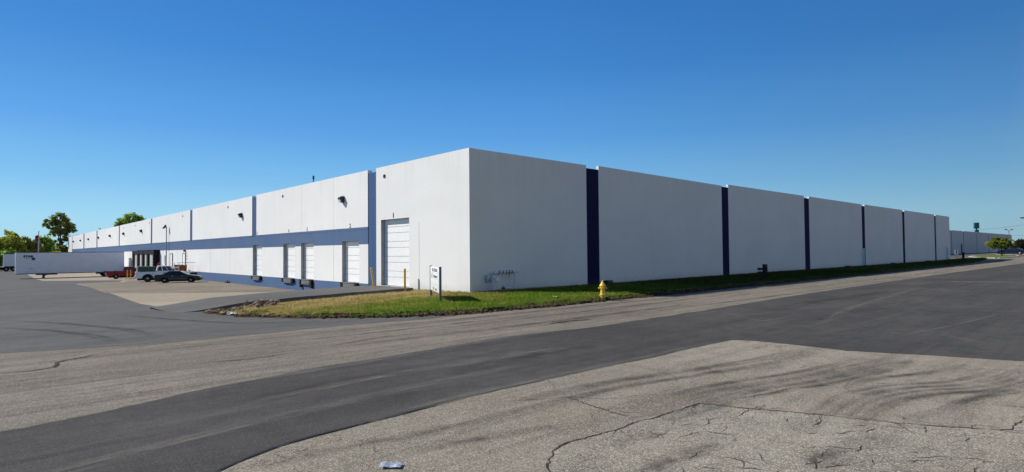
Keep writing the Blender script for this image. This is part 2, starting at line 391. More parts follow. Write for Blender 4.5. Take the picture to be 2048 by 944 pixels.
sheet('far_field', [(250,-700),(250,8),(270,8),(330,-60),(900,-700)], .007, M['far_grass'])

# ramp to door 1
def ramp_z(x): return float(np.interp(x, [6.2,7.2,9,11.7,14,18.2], [-.50,-.40,-.19,-.085,-.03,.045]))
bm_ = MB(); xs = np.linspace(6.2, 18.16, 30)
for i in range(29):
    a, b = xs[i], xs[i+1]
    def yn(x): return 33.3 + .06*math.sin(x*1.7)
    def ys_(x): return 28.35 + .05*math.sin(x*2.3) + .03*math.sin(x*7)
    za, zb = ramp_z(a), ramp_z(b)
    bm_.add([(a,ys_(a),za),(b,ys_(b),zb),(b,yn(b),zb-.03),(a,yn(a),za-.03)], [(0,1,2,3)])
    bm_.add([(a,ys_(a),za),(b,ys_(b),zb),(b,ys_(b)-.05,zb-.5),(a,ys_(a)-.05,za-.5)], [(0,3,2,1)])
    bm_.add([(a,yn(a),za-.03),(b,yn(b),zb-.03),(b,yn(b)+.25,-1.2),(a,yn(a)+.25,-1.2)], [(0,1,2,3)])
tag(bm_.build('ramp', M['ramp_asphalt']), kind='structure')

# lawn
LS = [(7.45,29.2),(7.3,27.6),(7.35,25.6),(7.65,22.9),(8.9,19.75),(10.6,17.5),(12.9,16.5),(16.8,16.30),(20.3,16.3),(23.8,16.3),(31.2,16.4),(41,16.2),(56.6,16.1),(85.6,16.35),(103,16.9),(118,18.2),(131,19.6)]
LAWN = LS + [(133,20.6),(128,22.2),(121.5,23.08),(18.17,23.08),(18.155,28.25),(14,28.30),(9.5,28.30)]
def seg_dist(x, y, pl):
    best = 1e9
    for (ax, ay), (bx, by) in zip(pl[:-1], pl[1:]):
        dx, dy = bx-ax, by-ay; t = max(0, min(1, ((x-ax)*dx+(y-ay)*dy)/(dx*dx+dy*dy)))
        best = min(best, math.hypot(x-ax-t*dx, y-ay-t*dy))
    return best
def sstep(a, b, x):
    t = max(0, min(1, (x-a)/(b-a))); return t*t*(3-2*t)
def lawn_z(x, y):
    if x > 18.16:
        e = np.interp(y, [16, 19, 23.1], [.02, .02, 0.0]) if y < 23.1 else 0
        base = float(e) + (float(np.interp(x, XB, ZE))+.15)*(1 if x > 115 else 0)
    else:
        e = -.05 + .05*(y-16)/7.1 if y < 23.1 else -.13*(y-23.1)/5.0
        w = sstep(8.0, 15.0, x)
        wz = h(7.2, y)+.12
        wz = max(wz, -.36) if y < 28 else max(wz, -.36)
        base = wz*(1-w) + e*w
        if y > 26: base = min(base, ramp_z(x) - .24*sstep(26, 28.2, y))
    d = seg_dist(x, y, LS)
    lip = sstep(0.0, .35, d)
    gz = h(x, y) if x <= 19 else float(np.interp(x, XB, ZE))
    base += .025*mnoise.noise(Vector((x*.8, y*.8, 0))) * lip * sstep(23.08, 22.2, y if x > 18.16 else 0)
    return gz + .03 + (base - gz - .03)*lip
lawn_pts = jitter_poly(LS, .4, .07, 11)
while lawn_pts and lawn_pts[-1][1] > LS[-1][1] + 3: lawn_pts.pop()
# keep only the jittered south edge (jitter_poly closes the loop; drop the closing side)
k = max(i for i, p in enumerate(lawn_pts) if (Vector(p)-Vector(LS[-1])).length < 1.2) if any((Vector(p)-Vector(LS[-1])).length < 1.2 for p in lawn_pts) else len(lawn_pts)-1
lawn_pts = lawn_pts[:k+1]
LP = lawn_pts + LAWN[len(LS):]
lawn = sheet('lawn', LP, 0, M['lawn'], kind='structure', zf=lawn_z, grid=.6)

def inside(x, y, poly):
    c = np.zeros(len(x), bool); n = len(poly)
    for i in range(n):
        x1, y1 = poly[i]; x2, y2 = poly[i-1]
        if y1 == y2: continue
        m = ((y1 > y) != (y2 > y)) & (x < (x2-x1)*(y-y1)/(y2-y1)+x1)
        c ^= m
    return c
def tufts(x0, x1, n, hmin, hmax):
    x = np.random.uniform(x0, x1, n); y = np.random.uniform(16, 29.3, n)
    m = inside(x, y, LAWN); x, y = x[m], y[m]
    # sampled height field on a grid, bilinear
    gx = np.arange(6.5, x1+1, .3); gy = np.arange(15.5, 30, .3)
    Z = np.array([[lawn_z(a, b) for b in gy] for a in gx])
    i = ((x-6.5)/.3); j = ((y-15.5)/.3); i0 = np.clip(i.astype(int), 0, len(gx)-2); j0 = np.clip(j.astype(int), 0, len(gy)-2); fi = i-i0; fj = j-j0
    z = Z[i0,j0]*(1-fi)*(1-fj)+Z[i0+1,j0]*fi*(1-fj)+Z[i0,j0+1]*(1-fi)*fj+Z[i0+1,j0+1]*fi*fj
    return x, y, z-.01, np.random.uniform(hmin, hmax, len(x))
def blades(name, sets):
    V = []
    for x, y, z, hh in sets:
        for b in range(3):
            a = np.random.uniform(0, 2*np.pi, len(x)); w = np.random.uniform(.006, .016, len(x))
            px = x+np.random.uniform(-.04,.04,len(x)); py = y+np.random.uniform(-.04,.04,len(x))
            ca, sa = np.cos(a)*w, np.sin(a)*w; le = np.random.uniform(-.6,.6,(2,len(x)))*hh
            q = hh*np.random.uniform(.6,1.1,len(x))
            V.append(np.stack([np.stack([px-ca,py-sa,z],1),np.stack([px+ca,py+sa,z],1),np.stack([px+le[0],py+le[1],z+q],1)],1).reshape(-1,3))
    V = np.concatenate(V); n = len(V)//3
    me = bpy.data.meshes.new(name); me.vertices.add(len(V)); me.vertices.foreach_set('co', V.astype(np.float32).ravel())
    me.loops.add(3*n); me.loops.foreach_set('vertex_index', np.arange(3*n, dtype=np.int32))
    me.polygons.add(n); me.polygons.foreach_set('loop_start', np.arange(0, 3*n, 3, dtype=np.int32)); me.polygons.foreach_set('loop_total', np.full(n, 3, np.int32))
    me.update(calc_edges=True); me.materials.append(M['blades'])
    nv = np.random.normal(0, .22, (len(V), 3)); nv[:,2] = 1; nv /= np.linalg.norm(nv, axis=1)[:,None]
    me.normals_split_custom_set_from_vertices(nv.tolist())
    return link(bpy.data.objects.new(name, me))
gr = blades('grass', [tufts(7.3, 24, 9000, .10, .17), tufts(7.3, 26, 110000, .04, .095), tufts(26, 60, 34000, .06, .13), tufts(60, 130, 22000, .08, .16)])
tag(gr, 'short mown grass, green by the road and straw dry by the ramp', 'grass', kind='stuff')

# eroded dirt edge along the lawn
def dirt_edge():
    mb = MB(); pl = jitter_poly(LS[1:12], .07, .0, 3)
    end = LS[11]
    rows = []
    prev = None
    for i, (x, y) in enumerate(pl):
        if i and (x - pl[i-1][0]) < -3: break
        rows.append((x, y))
        if (Vector((x,y))-Vector(end)).length < .4: break
    vs = []; fs = []
    for i, (x, y) in enumerate(rows):
        a = Vector(rows[max(0,i-1)]); b = Vector(rows[min(len(rows)-1,i+1)]); d = (b-a).normalized(); nrm = Vector((-d.y, d.x))
        n1 = mnoise.noise(Vector((x*1.1, y*1.1, 3))); n2 = mnoise.noise(Vector((x*3.7, y*3.7, 9)))
        n3 = mnoise.noise(Vector((x*.45, y*.45, 21))); wout = max(.06, .24 + .22*n1 + .12*n2 + .22*n3); win = max(.1, .45 + .25*n2 + .2*n1 + .55*n3); win *= sstep(30, 18, x)*.75+.25
        gz = h(x, y)
        for k, (t, zz) in enumerate([(-wout, .006), (-wout*.5, .025+.04*n2), (.02, .05+.05*n1), (win*.6, .135+.05*n2), (win+.1, .0)]):
            p = Vector((x, y)) + nrm*t
            z = gz + zz + random.uniform(-.03, .03)*(k in (1,2,3))
            if k == 4: z = lawn_z(p.x, p.y) - .02
            vs.append((p.x, p.y, z))
        if i:
            for k in range(4): fs.append(((i-1)*5+k, i*5+k, i*5+k+1, (i-1)*5+k+1))
    mb.add(vs, fs)
    return tag(mb.build('dirt_bank', M['soil']), kind='structure')
dirt_edge()

def clod(mb, c, r):
    bm = bmesh.new(); bmesh.ops.create_icosphere(bm, subdivisions=1, radius=r)
    s = Vector((random.uniform(.7,1.3), random.uniform(.7,1.3), random.uniform(.5,.9))); o = Vector((random.random()*50, 0, 0))
    rot = Matrix.Rotation(random.uniform(0,6.28), 3, 'Z')
    vs = []
    for v in bm.verts:
        p = v.co*(1+.35*mnoise.noise(v.co/r*1.3+o)); p = rot @ Vector((p.x*s.x, p.y*s.y, p.z*s.z)); vs.append(p+Vector(c))
    mb.add(vs, [tuple(v.index for v in f.verts) for f in bm.faces]); bm.free()
rb = MB()
for i in range(230):
    t = random.random(); x = 7.5+2.2*t+random.gauss(0,.25); y = 29.0-4.0*random.random()*(1-.25*t)
    if x < 7.35: continue
    clod(rb, (x, y, lawn_z(x,y)+.02+.05*random.random()), random.uniform(.04,.13))
for i in range(14): clod(rb, (9.3+random.gauss(0,.25), 26.6+random.gauss(0,.35), lawn_z(9.3,26.6)+.08+random.uniform(0,.18)), random.uniform(.09,.17))
tag(rb.build('rubble', M['rubble']), 'heap of brown clods and broken stones at the tip of the lawn', 'rubble', kind='stuff')
cb = MB()
for i in range(420):
    u = random.random(); k = random.randint(3, 9); a, b = Vector(LS[k]), Vector(LS[k+1]); p = a.lerp(b, u)+Vector((random.gauss(0,.15), random.uniform(-.30,.18)))
    clod(cb, (p.x, p.y, h(p.x,p.y)+.015+random.random()*.05), random.uniform(.02,.07))
tag(cb.build('loose_soil', M['soil']), 'loose crumbs of dark soil along the broken lawn edge', 'soil', kind='stuff')
# asphalt crumbs on the foreground
# ------------------------------------------------------------------ ribbons on the pavement
def ribbon(mb_v, mb_f, uvs, pts, w, z, wob=0, step=.15, vary=0):
    P = []
    for (a, b) in zip(pts[:-1], pts[1:]):
        a, b = Vector(a), Vector(b); k = max(1, int((b-a).length/step))
        for j in range(k): P.append(a.lerp(b, j/k))
    P.append(Vector(pts[-1]))
    for it in range(6 if wob == 0 else 0):
        P = [P[0]]+[(P[i-1]+P[i]*2+P[i+1])/4 for i in range(1, len(P)-1)]+[P[-1]]
    b0 = len(mb_v); n = len(P)
    for i, p in enumerate(P):
        d = (P[min(n-1,i+1)]-P[max(0,i-1)]).normalized(); nr = Vector((-d.y, d.x))
        q = p + nr*(mnoise.noise(Vector((p.x*2.5, p.y*2.5, 5)))*wob + random.uniform(-wob,wob)*.35)
        ww = w*(1+vary*mnoise.noise(Vector((p.x*4, p.y*4, 1)))*1.6)
        if vary: ww *= min(1, 4*i/n+.15, 4*(n-1-i)/n+.15)
        for sgn, v in ((-.5, 0), (.5, 1)):
            r = q + nr*ww*sgn; mb_v.append((r.x, r.y, h(r.x, r.y)+z)); uvs.append((i/(n-1), v))
        if i: fs = (b0+2*i-2, b0+2*i, b0+2*i+1, b0+2*i-1); mb_f.append(fs)
def ribbons(name, lst, m, z, wob=0, vary=0, step=.15):
    v, f, uv = [], [], []
    for pts, w in lst: ribbon(v, f, uv, pts, w, z, wob, step, vary)
    me = bpy.data.meshes.new(name); me.from_pydata(v, [], f); me.update()
    u = me.uv_layers.new(name='UVMap')
    for lp in me.loops: u.data[lp.index].uv = uv[lp.vertex_index]
    me.materials.append(m)
    o = link(bpy.data.objects.new(name, me)); tag(o, kind='structure')
    return o
CR = []
rc = random.Random(12)
for i in range(150):
    x, y = rc.uniform(4.6, 9.5), rc.uniform(.6, 4.3)
    if (x < 5.4 and y > 3.9) or x-7.6 > (4.4-y)*.55: continue
    a = rc.choice([-.9, -.75, .35, -.2, -.6])+rc.uniform(-.35,.35); L_ = rc.uniform(.08,.42); pt = [(x,y)]
    for k in range(3): a += rc.uniform(-.5,.5); pt.append((pt[-1][0]+math.cos(a)*L_/3, pt[-1][1]+math.sin(a)*L_/3))
    CR.append((pt, rc.uniform(.004,.011)))
for i in range(18):     # fine branches beside the long crack
    k = rc.randint(3,10); px_, py_ = [(4.22,4.13),(4.67,4.49),(5.05,4.58),(5.88,4.5),(6.72,4.48),(7.65,4.42),(7.9,3.81),(8.27,3.03),(8.56,2.19),(8.83,1.73),(9.08,1.29)][k]
    a = rc.uniform(0,6.28); pt = [(px_,py_)]
    for q in range(4): a += rc.uniform(-.6,.6); pt.append((pt[-1][0]+math.cos(a)*.16, pt[-1][1]+math.sin(a)*.16))
    CR.append((pt, rc.uniform(.005,.010)))
ribbons('pavement_cracks', [
    ([(3.3,3.1),(3.9,3.7),(4.22,4.13),(4.67,4.49),(5.05,4.58),(5.88,4.5),(6.72,4.48),(7.65,4.42),(7.9,3.81),(8.27,3.03),(8.56,2.19),(8.83,1.73),(9.08,1.29),(9.22,1.22),(10.02,1.18),(11,.8)], .019),
    ([(5.65,6.49),(6.06,6.29),(6.54,6.02),(6.47,5.57),(6.37,4.87),(6.5,4.5)], .013),
    ([(6.54,6.02),(6.9,5.5),(7.6,5.2)], .012),
    ([(8.1,4.3),(8.9,4.0),(9.6,3.9),(10.4,3.4)], .011),
    ([(.29,14.6),(.72,14.55),(1.11,14.65),(1.2,15.29),(1.42,15.46),(2.0,15.9),(2.15,16.02)], .05),
    ([(12.74,12.4),(13.26,12.39),(13.76,12.42),(14.56,12.17)], .13),
    ([(6.1,13.2),(7.9,13.6),(9.0,13.5)], .03), ([(19.3,7.15),(19.85,6.95)], .16),
    ([(3.3,13.0),(4.2,12.8),(5.4,12.9)], .03),
    ] + CR, M['crack'], .010, .05, .8, .05)
ribbons('tar_seam', [([(1.2,6.12),(1.78,6.43),(2.05,6.60),(2.58,6.81),(3.09,6.88),(4.27,6.96),(5.2,7.03)], .045)], M['tar'], .012, .01, .5, .1)
ribbons('road_seam', [([(16.17,5.78),(17.43,5.57),(19.98,5.3)], .04), ([(21,6.6),(24,4.4),(27,2.6)], .03)], M['ramp_asphalt'], .010, .01, .3, .3)
ribbons('road_line', [([(46.24,9.38),(46.8,7.66),(47.82,5.42)], .25)], M['concrete'], .010, .01, .3, .3)
A = [(7.92,2.9),(8.39,2.95),(9.7,3.01),(10.93,2.66),(11.54,2.11),(12.79,1.8),(14.04,1.63)]
def off(pl, d): return [(x+d*.25, y+d) for x, y in pl]
sk = []
for d, w in ((0,.16),(-.2,.1),(-.42,.2),(.22,.12)): sk.append((off(A, d), w*1.6))
Bm = [(6.52,4.75),(7.4,4.7),(8.8,4.56),(10.64,4.05),(12.6,3.7),(13.7,3.6)]
for d, w in ((0,.30),(-.28,.22),(.3,.18),(-.5,.14)): sk.append((off(Bm, d), w*1.5))
Cm = [(4.6,6.3),(5.57,6.35),(7.79,6.2),(9.98,5.67),(11.5,5.34),(13.4,5.25)]
for d, w in ((0,.28),(-.36,.2)): sk.append((off(Cm, d), w*1.4))
sk.append(([(8.9,2.2),(9.6,1.9),(10.6,1.9),(12.4,1.2)], .3)); sk.append(([(9.9,3.4),(11.2,3.25),(12.6,2.6),(13.9,2.4)], .24))
sk.append(([(.5,26.9),(1.7,23.7),(2.4,20.5),(2.6,17.9)], .5)); sk.append(([(.6,31.8),(2.2,27),(3.4,22),(3.6,18.2)], .5)); sk.append(([(4.4,30),(5.2,25),(6.3,20.5),(9,17.4)], .4))
for y0, x0, x1 in ((14.6,3,16),(13.9,8,30),(12.9,5,22),(12.2,14,40),(14.9,20,48),(13.4,28,70),(15.4,10,26)):
    sk.append(([(x0,y0),((x0+x1)/2,y0+random.uniform(-.5,.5)),(x1,y0+random.uniform(-.7,.7))], random.uniform(.25,.45)))
ribbons('tyre_marks', sk, M['skid'], .014, 0, 0, .2)
ribbons('dark_stains', [([(1.78,6.2),(2.2,6.3),(3.21,6.2),(4.11,6.05),(5.3,5.95)], .35), ([(3.4,5.6),(4.32,5.41),(5.05,5.24),(5.6,5.02)], .3),
    ([(5.2,4.2),(5.6,4.15),(6.1,4.05)], .3), ([(10.5,4.9),(11.3,4.75)], .22), ([(9.2,5.55),(10.1,5.35)], .2), ([(12.9,3.3),(13.5,3.2)], .2),
    ([(4.5,3.3),(5.4,3.5),(6.4,3.3)], .4), ([(6.0,2.3),(7.0,2.4),(8.0,2.1)], .45), ([(2.5,9.0),(4,9.4),(6,9.5)], .7), ([(6,8.6),(9,9),(12,9)], .8), ([(20,9.2),(27,9.5),(36,9)], 1.0)], M['smudge'], .016, 0, 0, .15)

rd = random.Random(31); du = []
for i in range(16):
    x, y = rd.uniform(16, 60), rd.uniform(1, 10); a = rd.choice([0, .05, -.1, .9, -.8])+rd.uniform(-.1,.1); L_ = rd.uniform(2, 9)
    du.append(([(x,y),(x+math.cos(a)*L_*.5,y+math.sin(a)*L_*.5+rd.uniform(-.2,.2)),(x+math.cos(a)*L_,min(10.8,y+math.sin(a)*L_))], rd.uniform(.06,.2)))
du += [([(.0,9.95),(2.8,10.45),(6.7,10.85),(10,11.2),(16,10.85)], .45), ([(16,10.9),(30,11.4),(60,11.8)], .4), ([(2.6,6.9),(6,7.15),(9.8,7.1),(13.5,7.05)], .3),
       ([(.4,17.6),(3.1,16.8),(8.4,16.7),(10.6,16.2)], .7), ([(1,15.8),(6,16.1),(11,15.7)], .6), ([(1.5,8.6),(5,9.3),(11,9.0)], .5), ([(-1,7.2),(3,8.0),(8,8.3)], .45), ([(9,17.4),(7.9,21),(7.3,27)], .5), ([(16,6.2),(24,7.6),(40,8.8)], .5)]
ribbons('dust_streaks', du, M['dust'], .018, 0, 0, .25)
# ------------------------------------------------------------------ warehouse
X0, Y0 = 18.165, 23.10
wh = empty('warehouse', (X0, Y0, 0), 0, 'long low white concrete warehouse with blue stripes and loading docks', 'warehouse')
TOX = (-X0, -Y0, 0)
def put(o, label=None):      # built in world coordinates, so shift under the warehouse empty
    o.matrix_parent_inverse = wh.matrix_world.inverted() if False else Matrix.Translation(TOX)
    if label: o['label'] = label
    return o
def holes_wall(name, y0, y1, z0, z1, holes, th, m, zt0=None, zt1=None):
    """wall lying in x = X0, thickness th towards +x, rectangular openings (ya,yb,za,zb) with reveals"""
    ys = sorted({y0, y1} | {v for q in holes for v in q[:2]}); zs = sorted({z0, z1} | {v for q in holes for v in q[2:]})
    mb = MB()
    def top(y): return z1 if zt0 is None else zt0+(zt1-zt0)*(y-y0)/(y1-y0)
    for a, b in zip(ys[:-1], ys[1:]):
        for c, d in zip(zs[:-1], zs[1:]):
            if any(q[0] <= a and b <= q[1] and q[2] <= c and d <= q[3] for q in holes): continue
            da = top(a) if d == z1 else d; db = top(b) if d == z1 else d
            mb.add([(X0,a,c),(X0,b,c),(X0,b,db),(X0,a,da)], [(0,3,2,1)])
            mb.add([(X0+th,a,c),(X0+th,b,c),(X0+th,b,db),(X0+th,a,da)], [(0,1,2,3)])
    for a, b, c, d in holes:
        mb.add([(X0,a,c),(X0+th,a,c),(X0+th,a,d),(X0,a,d)], [(0,1,2,3)]); mb.add([(X0,b,c),(X0+th,b,c),(X0+th,b,d),(X0,b,d)], [(0,3,2,1)])
        mb.add([(X0,a,d),(X0+th,a,d),(X0+th,b,d),(X0,b,d)], [(0,1,2,3)]); mb.add([(X0,a,c),(X0+th,a,c),(X0+th,b,c),(X0,b,c)], [(0,3,2,1)])
    t0, t1 = top(y0), top(y1)
    mb.add([(X0,y0,z0),(X0+th,y0,z0),(X0+th,y0,t0),(X0,y0,t0)], [(0,1,2,3)]); mb.add([(X0,y1,z0),(X0+th,y1,z0),(X0+th,y1,t1),(X0,y1,t1)], [(0,3,2,1)])
    mb.add([(X0,y0,t0),(X0+th,y0,t0),(X0+th,y1,t1),(X0,y1,t1)], [(0,1,2,3)])
    me = bpy.data.meshes.new(name); me.from_pydata(mb.v, [], mb.f); me.update()
    bm = bmesh.new(); bm.from_mesh(me); bmesh.ops.remove_doubles(bm, verts=bm.verts[:], dist=1e-4); bm.to_mesh(me); bm.free()
    me.materials.append(m); me.materials.append(M['reveal'])
    for p in me.polygons:
        c = p.center
        if abs(p.normal.x) < .5 and y0+.05 < c.y < y1-.05 and any(q[0]-.01 <= c.y <= q[1]+.01 and q[2]-.01 <= c.z <= q[3]+.01 for q in holes): p.material_index = 1
    return put(link(bpy.data.objects.new(name, me), wh))
TH = .30
# --- long left wall
D1 = (28.69, 31.88, .05, 4.06)
holes_wall('wall_panel', Y0, 32.46, -.9, ZT+.01, [D1], TH, M['wall_white'])
docks = [(34.68,37.11,'2'),(41.67,43.98,'3'),(45.14,47.54,'4'),(52.32,54.72,'5')]
holes_wall('lower_wall', 33.5, 196.0, -1.9, ZA-.15, [(a,b,ZC,2.84) for a,b,_ in docks], TH, M['wall'])
panels = [(33.5,53.77),(54.87,75.06),(76.05,96.45),(97.45,122.9),(123.91,149.51),(150.95,170.35),(172.17,194.84)]
for i, (a, b) in enumerate(panels):
    cuts = [a] + ([38.4, 43.8] if i == 0 else []) + [b]
    for c0, c1 in zip(cuts[:-1], cuts[1:]):
        e0 = .012 if c0 != a else 0; e1 = .012 if c1 != b else 0
        mb = MB(); mb.box(X0-.012, X0+TH, c0+e0, c1-e1, ZA-.15, ZT-.015*i)
        put(mb.build('wall_panel', M['wall'], wh))
mb = MB(); mb.box(X0, X0+TH, 196.0, 205.12, -1.9, ZT-.09); put(mb.build('wall_panel', M['wall_white'], wh))
st = [(32.46,33.5)] + [(p[1], q[0]) for p, q in zip(panels[:-1], panels[1:])] + [(194.84,196.0)]
for i, (a, b) in enumerate(st):
    mb = MB(); z0 = -.9 if i == 0 else ZA-.15
    mb.box(X0+.03, X0+.2, a, (a+b)/2-.006, z0, ZT-.2); mb.box(X0+.03, X0+.2, (a+b)/2+.006, b, z0, ZT-.2)
    put(mb.build('recessed_strip', M['strip_blue'], wh))
# control joints
for y in (38.4,43.8,61.2,67.8,82,89.5,104,110.5,116,130,137,143.5):
    mb = MB(); mb.box(X0-.0025, X0, y-.011, y+.011, -.9, ZA-.16); put(mb.build('control_joint', M['ink_grey'] if y == 38.4 else M['steel_grey'], wh))
mb = MB(); mb.box(X0-.0025, X0, 27.66, 27.678, -.2, 3.76); put(mb.build('control_joint', M['steel_grey'], wh))
# --- right wall (faces -y)
xs_p = [(X0+TH,27.2),(28.38,43.76),(44.86,60.16),(61.41,77.12),(78.19,93.75),(94.83,111.26),(112.21,121.4)]
tops = [(7.306,7.27),(7.33,7.17),(7.33,7.30),(7.30,7.27),(7.29,7.29),(7.28,7.28),(7.28,7.29)]
for (a, b), (ta, tb) in zip(xs_p, tops):
    mb = MB(); mb.prism([(a,-.5),(b,-.5),(b,tb),(a,ta)], Y0, Y0+.18); put(mb.build('wall_panel', M['wall_white'], wh))
for (p, q) in zip(xs_p[:-1], xs_p[1:]):
    a, b = p[1], q[0]
    mb = MB(); mb.box(a, b, Y0+.03, Y0+.17, -.5, 7.1); put(mb.build('recessed_strip', M['strip_blue_shaded'], wh))
mb = MB(); mb.box(X0+.31, 121.1, Y0+.29, 204.8, 6.6, 6.85); put(mb.build('roof', M['roof'], wh))
mb = MB(); mb.box(121.1, 121.4, Y0+.28, 205.12, -.5, 7.2); put(mb.build('end_wall', M['wall_white'], wh))
mb = MB(); mb.box(X0+.3, 121.1, 204.82, 205.12, -1.9, 7.2); put(mb.build('end_wall', M['wall_white'], wh))

def overhead_door(y0, y1, z0, z1, x):
    prof = []; z = z0; k = 0
    while z < z1-.02:
        zt = min(z+(.53 if k % 2 == 0 else .36), z1)
        prof += [(0, z+.016), (0, zt-.016), (.045, zt-.014), (.045, zt+.014)]
        z = zt; k += 1
    mb = MB()
    vs = [(x+p, y, min(q, z1)) for p, q in prof for y in (y0, y1)]
    fs = [(2*i, 2*i+1, 2*i+3, 2*i+2) for i in range(len(prof)-1)]
    mb.add(vs, fs)
    return put(mb.build('overhead_door', M['door_white'], wh))
def text_mesh(name, s, size, m, parent=None, loc=(0,0,0), rot=(0,0,0), extrude=.002, sx=1, align='CENTER', bold=0):
    cu = bpy.data.curves.new('lettering', 'FONT'); cu.body = s; cu.size = size; cu.extrude = extrude; cu.align_x = align; cu.offset = bold
    cu.resolution_u = 3
    o = bpy.data.objects.new('lettering', cu); col.objects.link(o)
    dg = bpy.context.evaluated_depsgraph_get(); me = bpy.data.meshes.new_from_object(o.evaluated_get(dg))
    bpy.data.objects.remove(o); 
    me.materials.clear(); me.materials.append(m)
    t = bpy.data.objects.new(name, me); link(t, parent); t.location = loc; t.rotation_euler = rot; t.scale = (sx, 1, 1)
    return t
LROT = (R(90), 0, R(-90))     # reads from the -x side
overhead_door(D1[0], D1[1], D1[2], D1[3], X0+.27)
for a, b, n in docks: overhead_door(a, b, ZC, 2.84, X0+.27)
def num(s, y, z, size=.34):
    t = text_mesh('door_number', s, size, M['ink'], wh, (X0-.016, y, z), LROT, bold=.012); put(t)
    t.location = (X0-.016, y, z)
num('1', 30.41, 4.14, .40)
for (a, b, n) in docks: num(n, (a+b)/2 if n != '5' else 53.55, 3.735, .38)
# dock levellers with bumpers
for a, b, n in docks:
    tall = n == '3'
    mb = MB(); mb.box(X0-.16, X0-.002, a+.42, b-.42, -.30, .09); mb.box(X0-.20, X0-.03, a+.36, b-.36, .06, .115)
    mb.box(X0-.19, X0-.16, a+.5, b-.5, -.27, -.24)
    lv = put(mb.build('dock_leveler', M['steel_grey'], wh, .008))
    for yy in (a+.2, b-.2):
        m2 = MB(); m2.box(X0-.17, X0-.002, yy-.14, yy+.14, -.52 if tall else -.22, .10)
        for q in range(3): m2.box(X0-.185, X0-.17, yy-.13, yy+.13, -.2+q*.1, -.13+q*.1)
        bo = m2.build('bumper', M['black'], lv, .01); bo.matrix_parent_inverse = Matrix()
# vents (scuppers)
for y in (31.44,47.6,61.82,79.39,98.45,109,119):
    mb = MB(); mb.box(X0-.035, X0-.0125, y-.10, y+.10, 6.62, 6.82)
    for q in range(4): mb.box(X0-.05, X0-.035, y-.09, y+.09, 6.635+q*.045, 6.66+q*.045)
    put(mb.build('wall_vent', M['dark_steel'], wh))
# wall pack lights
for y in (36.88,57.68,103.76,118.64,132.97,147.51,162.65,176.95,191.47):
    mb = MB(); mb.prism([(X0-.014,5.46),(X0-.16,5.46),(X0-.33,5.68),(X0-.35,5.80),(X0-.16,5.90),(X0-.014,5.90)], y-.18, y+.18)
    hd = put(mb.build('wall_light', M['dark_steel'], wh, .02))
    m2 = MB(); m2.add([(X0-.172,y-.14,5.465),(X0-.172,y+.14,5.465),(X0-.342,y+.14,5.685),(X0-.342,y-.14,5.685)], [(0,1,2,3)])
    m2.box(X0-.31, X0-.18, y-.13, y+.13, 5.475, 5.66)
    le = m2.build('lens', M['lens'], hd); le.matrix_parent_inverse = Matrix()
# dock shelters
for i, y in enumerate((91.6,95.65,99.0,102.5)):
    yb = (95.65,99.0,102.5,106.3)[i]
    mb = MB(); mb.box(X0-.75, X0-.014, y+.02, y+.62, -1.15, 2.72)
    mb.box(X0-.75, X0-.014, yb-.42, yb-.02, -1.15, 2.66); mb.box(X0-.73, X0-.014, y+.62, yb-.42, 2.2, 2.64)
    for q in range(9): mb.box(X0-.775, X0-.75, y+.06, y+.58, -1.0+q*.40, -.86+q*.40)
    sh = put(mb.build('dock_shelter', M['shelter'], wh))
    m2 = MB(); m2.box(X0-.56, X0-.50, y+.63, yb-.43, -1.1, 2.19); dd = m2.build('door_panel', M['curtain'], sh); dd.matrix_parent_inverse = Matrix()
mb = MB(); mb.box(X0-.75, X0-.014, 106.32, 106.9, -1.15, 2.66); put(mb.build('dock_shelter', M['shelter'], wh))
# personnel doors
for y in (78.55, 84.9):
    mb = MB(); mb.box(X0-.06, X0-.003, y-.55, y+.55, .05, 2.14); fr = put(mb.build('steel_door', M['door_white'], wh))
    m2 = MB()
    m2.box(X0-.09, X0-.003, y-.62, y-.55, .05, 2.21); m2.box(X0-.09, X0-.003, y+.55, y+.62, .05, 2.21); m2.box(X0-.09, X0-.003, y-.55, y+.55, 2.14, 2.21)
    f2 = m2.build('door_frame', M['post_grey'], fr); f2.matrix_parent_inverse = Matrix()
    m3 = MB(); m3.tube([(X0-.07,y-.45,1.0),(X0-.11,y-.45,1.0),(X0-.11,y-.33,1.0)], .015, 6); f3 = m3.build('door_handle', M['chrome'], fr); f3.matrix_parent_inverse = Matrix()
for i, ch in enumerate('DOCK'):
    t = text_mesh('wall_lettering', ch, .34, M['ink'], wh, rot=LROT, bold=.02); put(t); t.location = (X0-.004, 77.45, 1.76-.36*i)
mb = MB(); mb.box(X0-.22, X0-.003, 77.9, 78.3, 2.36, 2.6); put(mb.build('alarm_bell', M['red'], wh, .03))
mb = MB(); mb.tube([(X0-.07,88.1,-.9),(X0-.07,88.1,1.6)], .05); mb.box(X0-.22, X0-.003, 87.85, 88.35, .9, 1.95); put(mb.build('electrical_box', M['pipe'], wh))
mb = MB(); mb.tube([(X0-.3,90.5,-.9),(X0-.3,90.5,.55),(X0-.55,90.7,.75)], .05); mb.lathe([(.02,.6),(.13,.62),(.15,.8),(.10,.95),(.02,.98)], 10, 'z', (X0-.3,90.5,0)); put(mb.build('fire_bell', M['red'], wh))
# open white doors on the right wall
for x, n in ((77.0, 0), (118.8, 1)):
    mb = MB(); mb.box(x-.02, x+.03, Y0-.26, Y0-.003, .02, 2.05); dd = put(mb.build('steel_door', M['white_paint'], wh))
    m3 = MB(); m3.tube([(x-.02,Y0-.2,1.0),(x-.08,Y0-.2,1.0),(x-.08,Y0-.1,1.0)], .016, 6); f3 = m3.build('door_handle', M['steel_grey'], dd); f3.matrix_parent_inverse = Matrix()
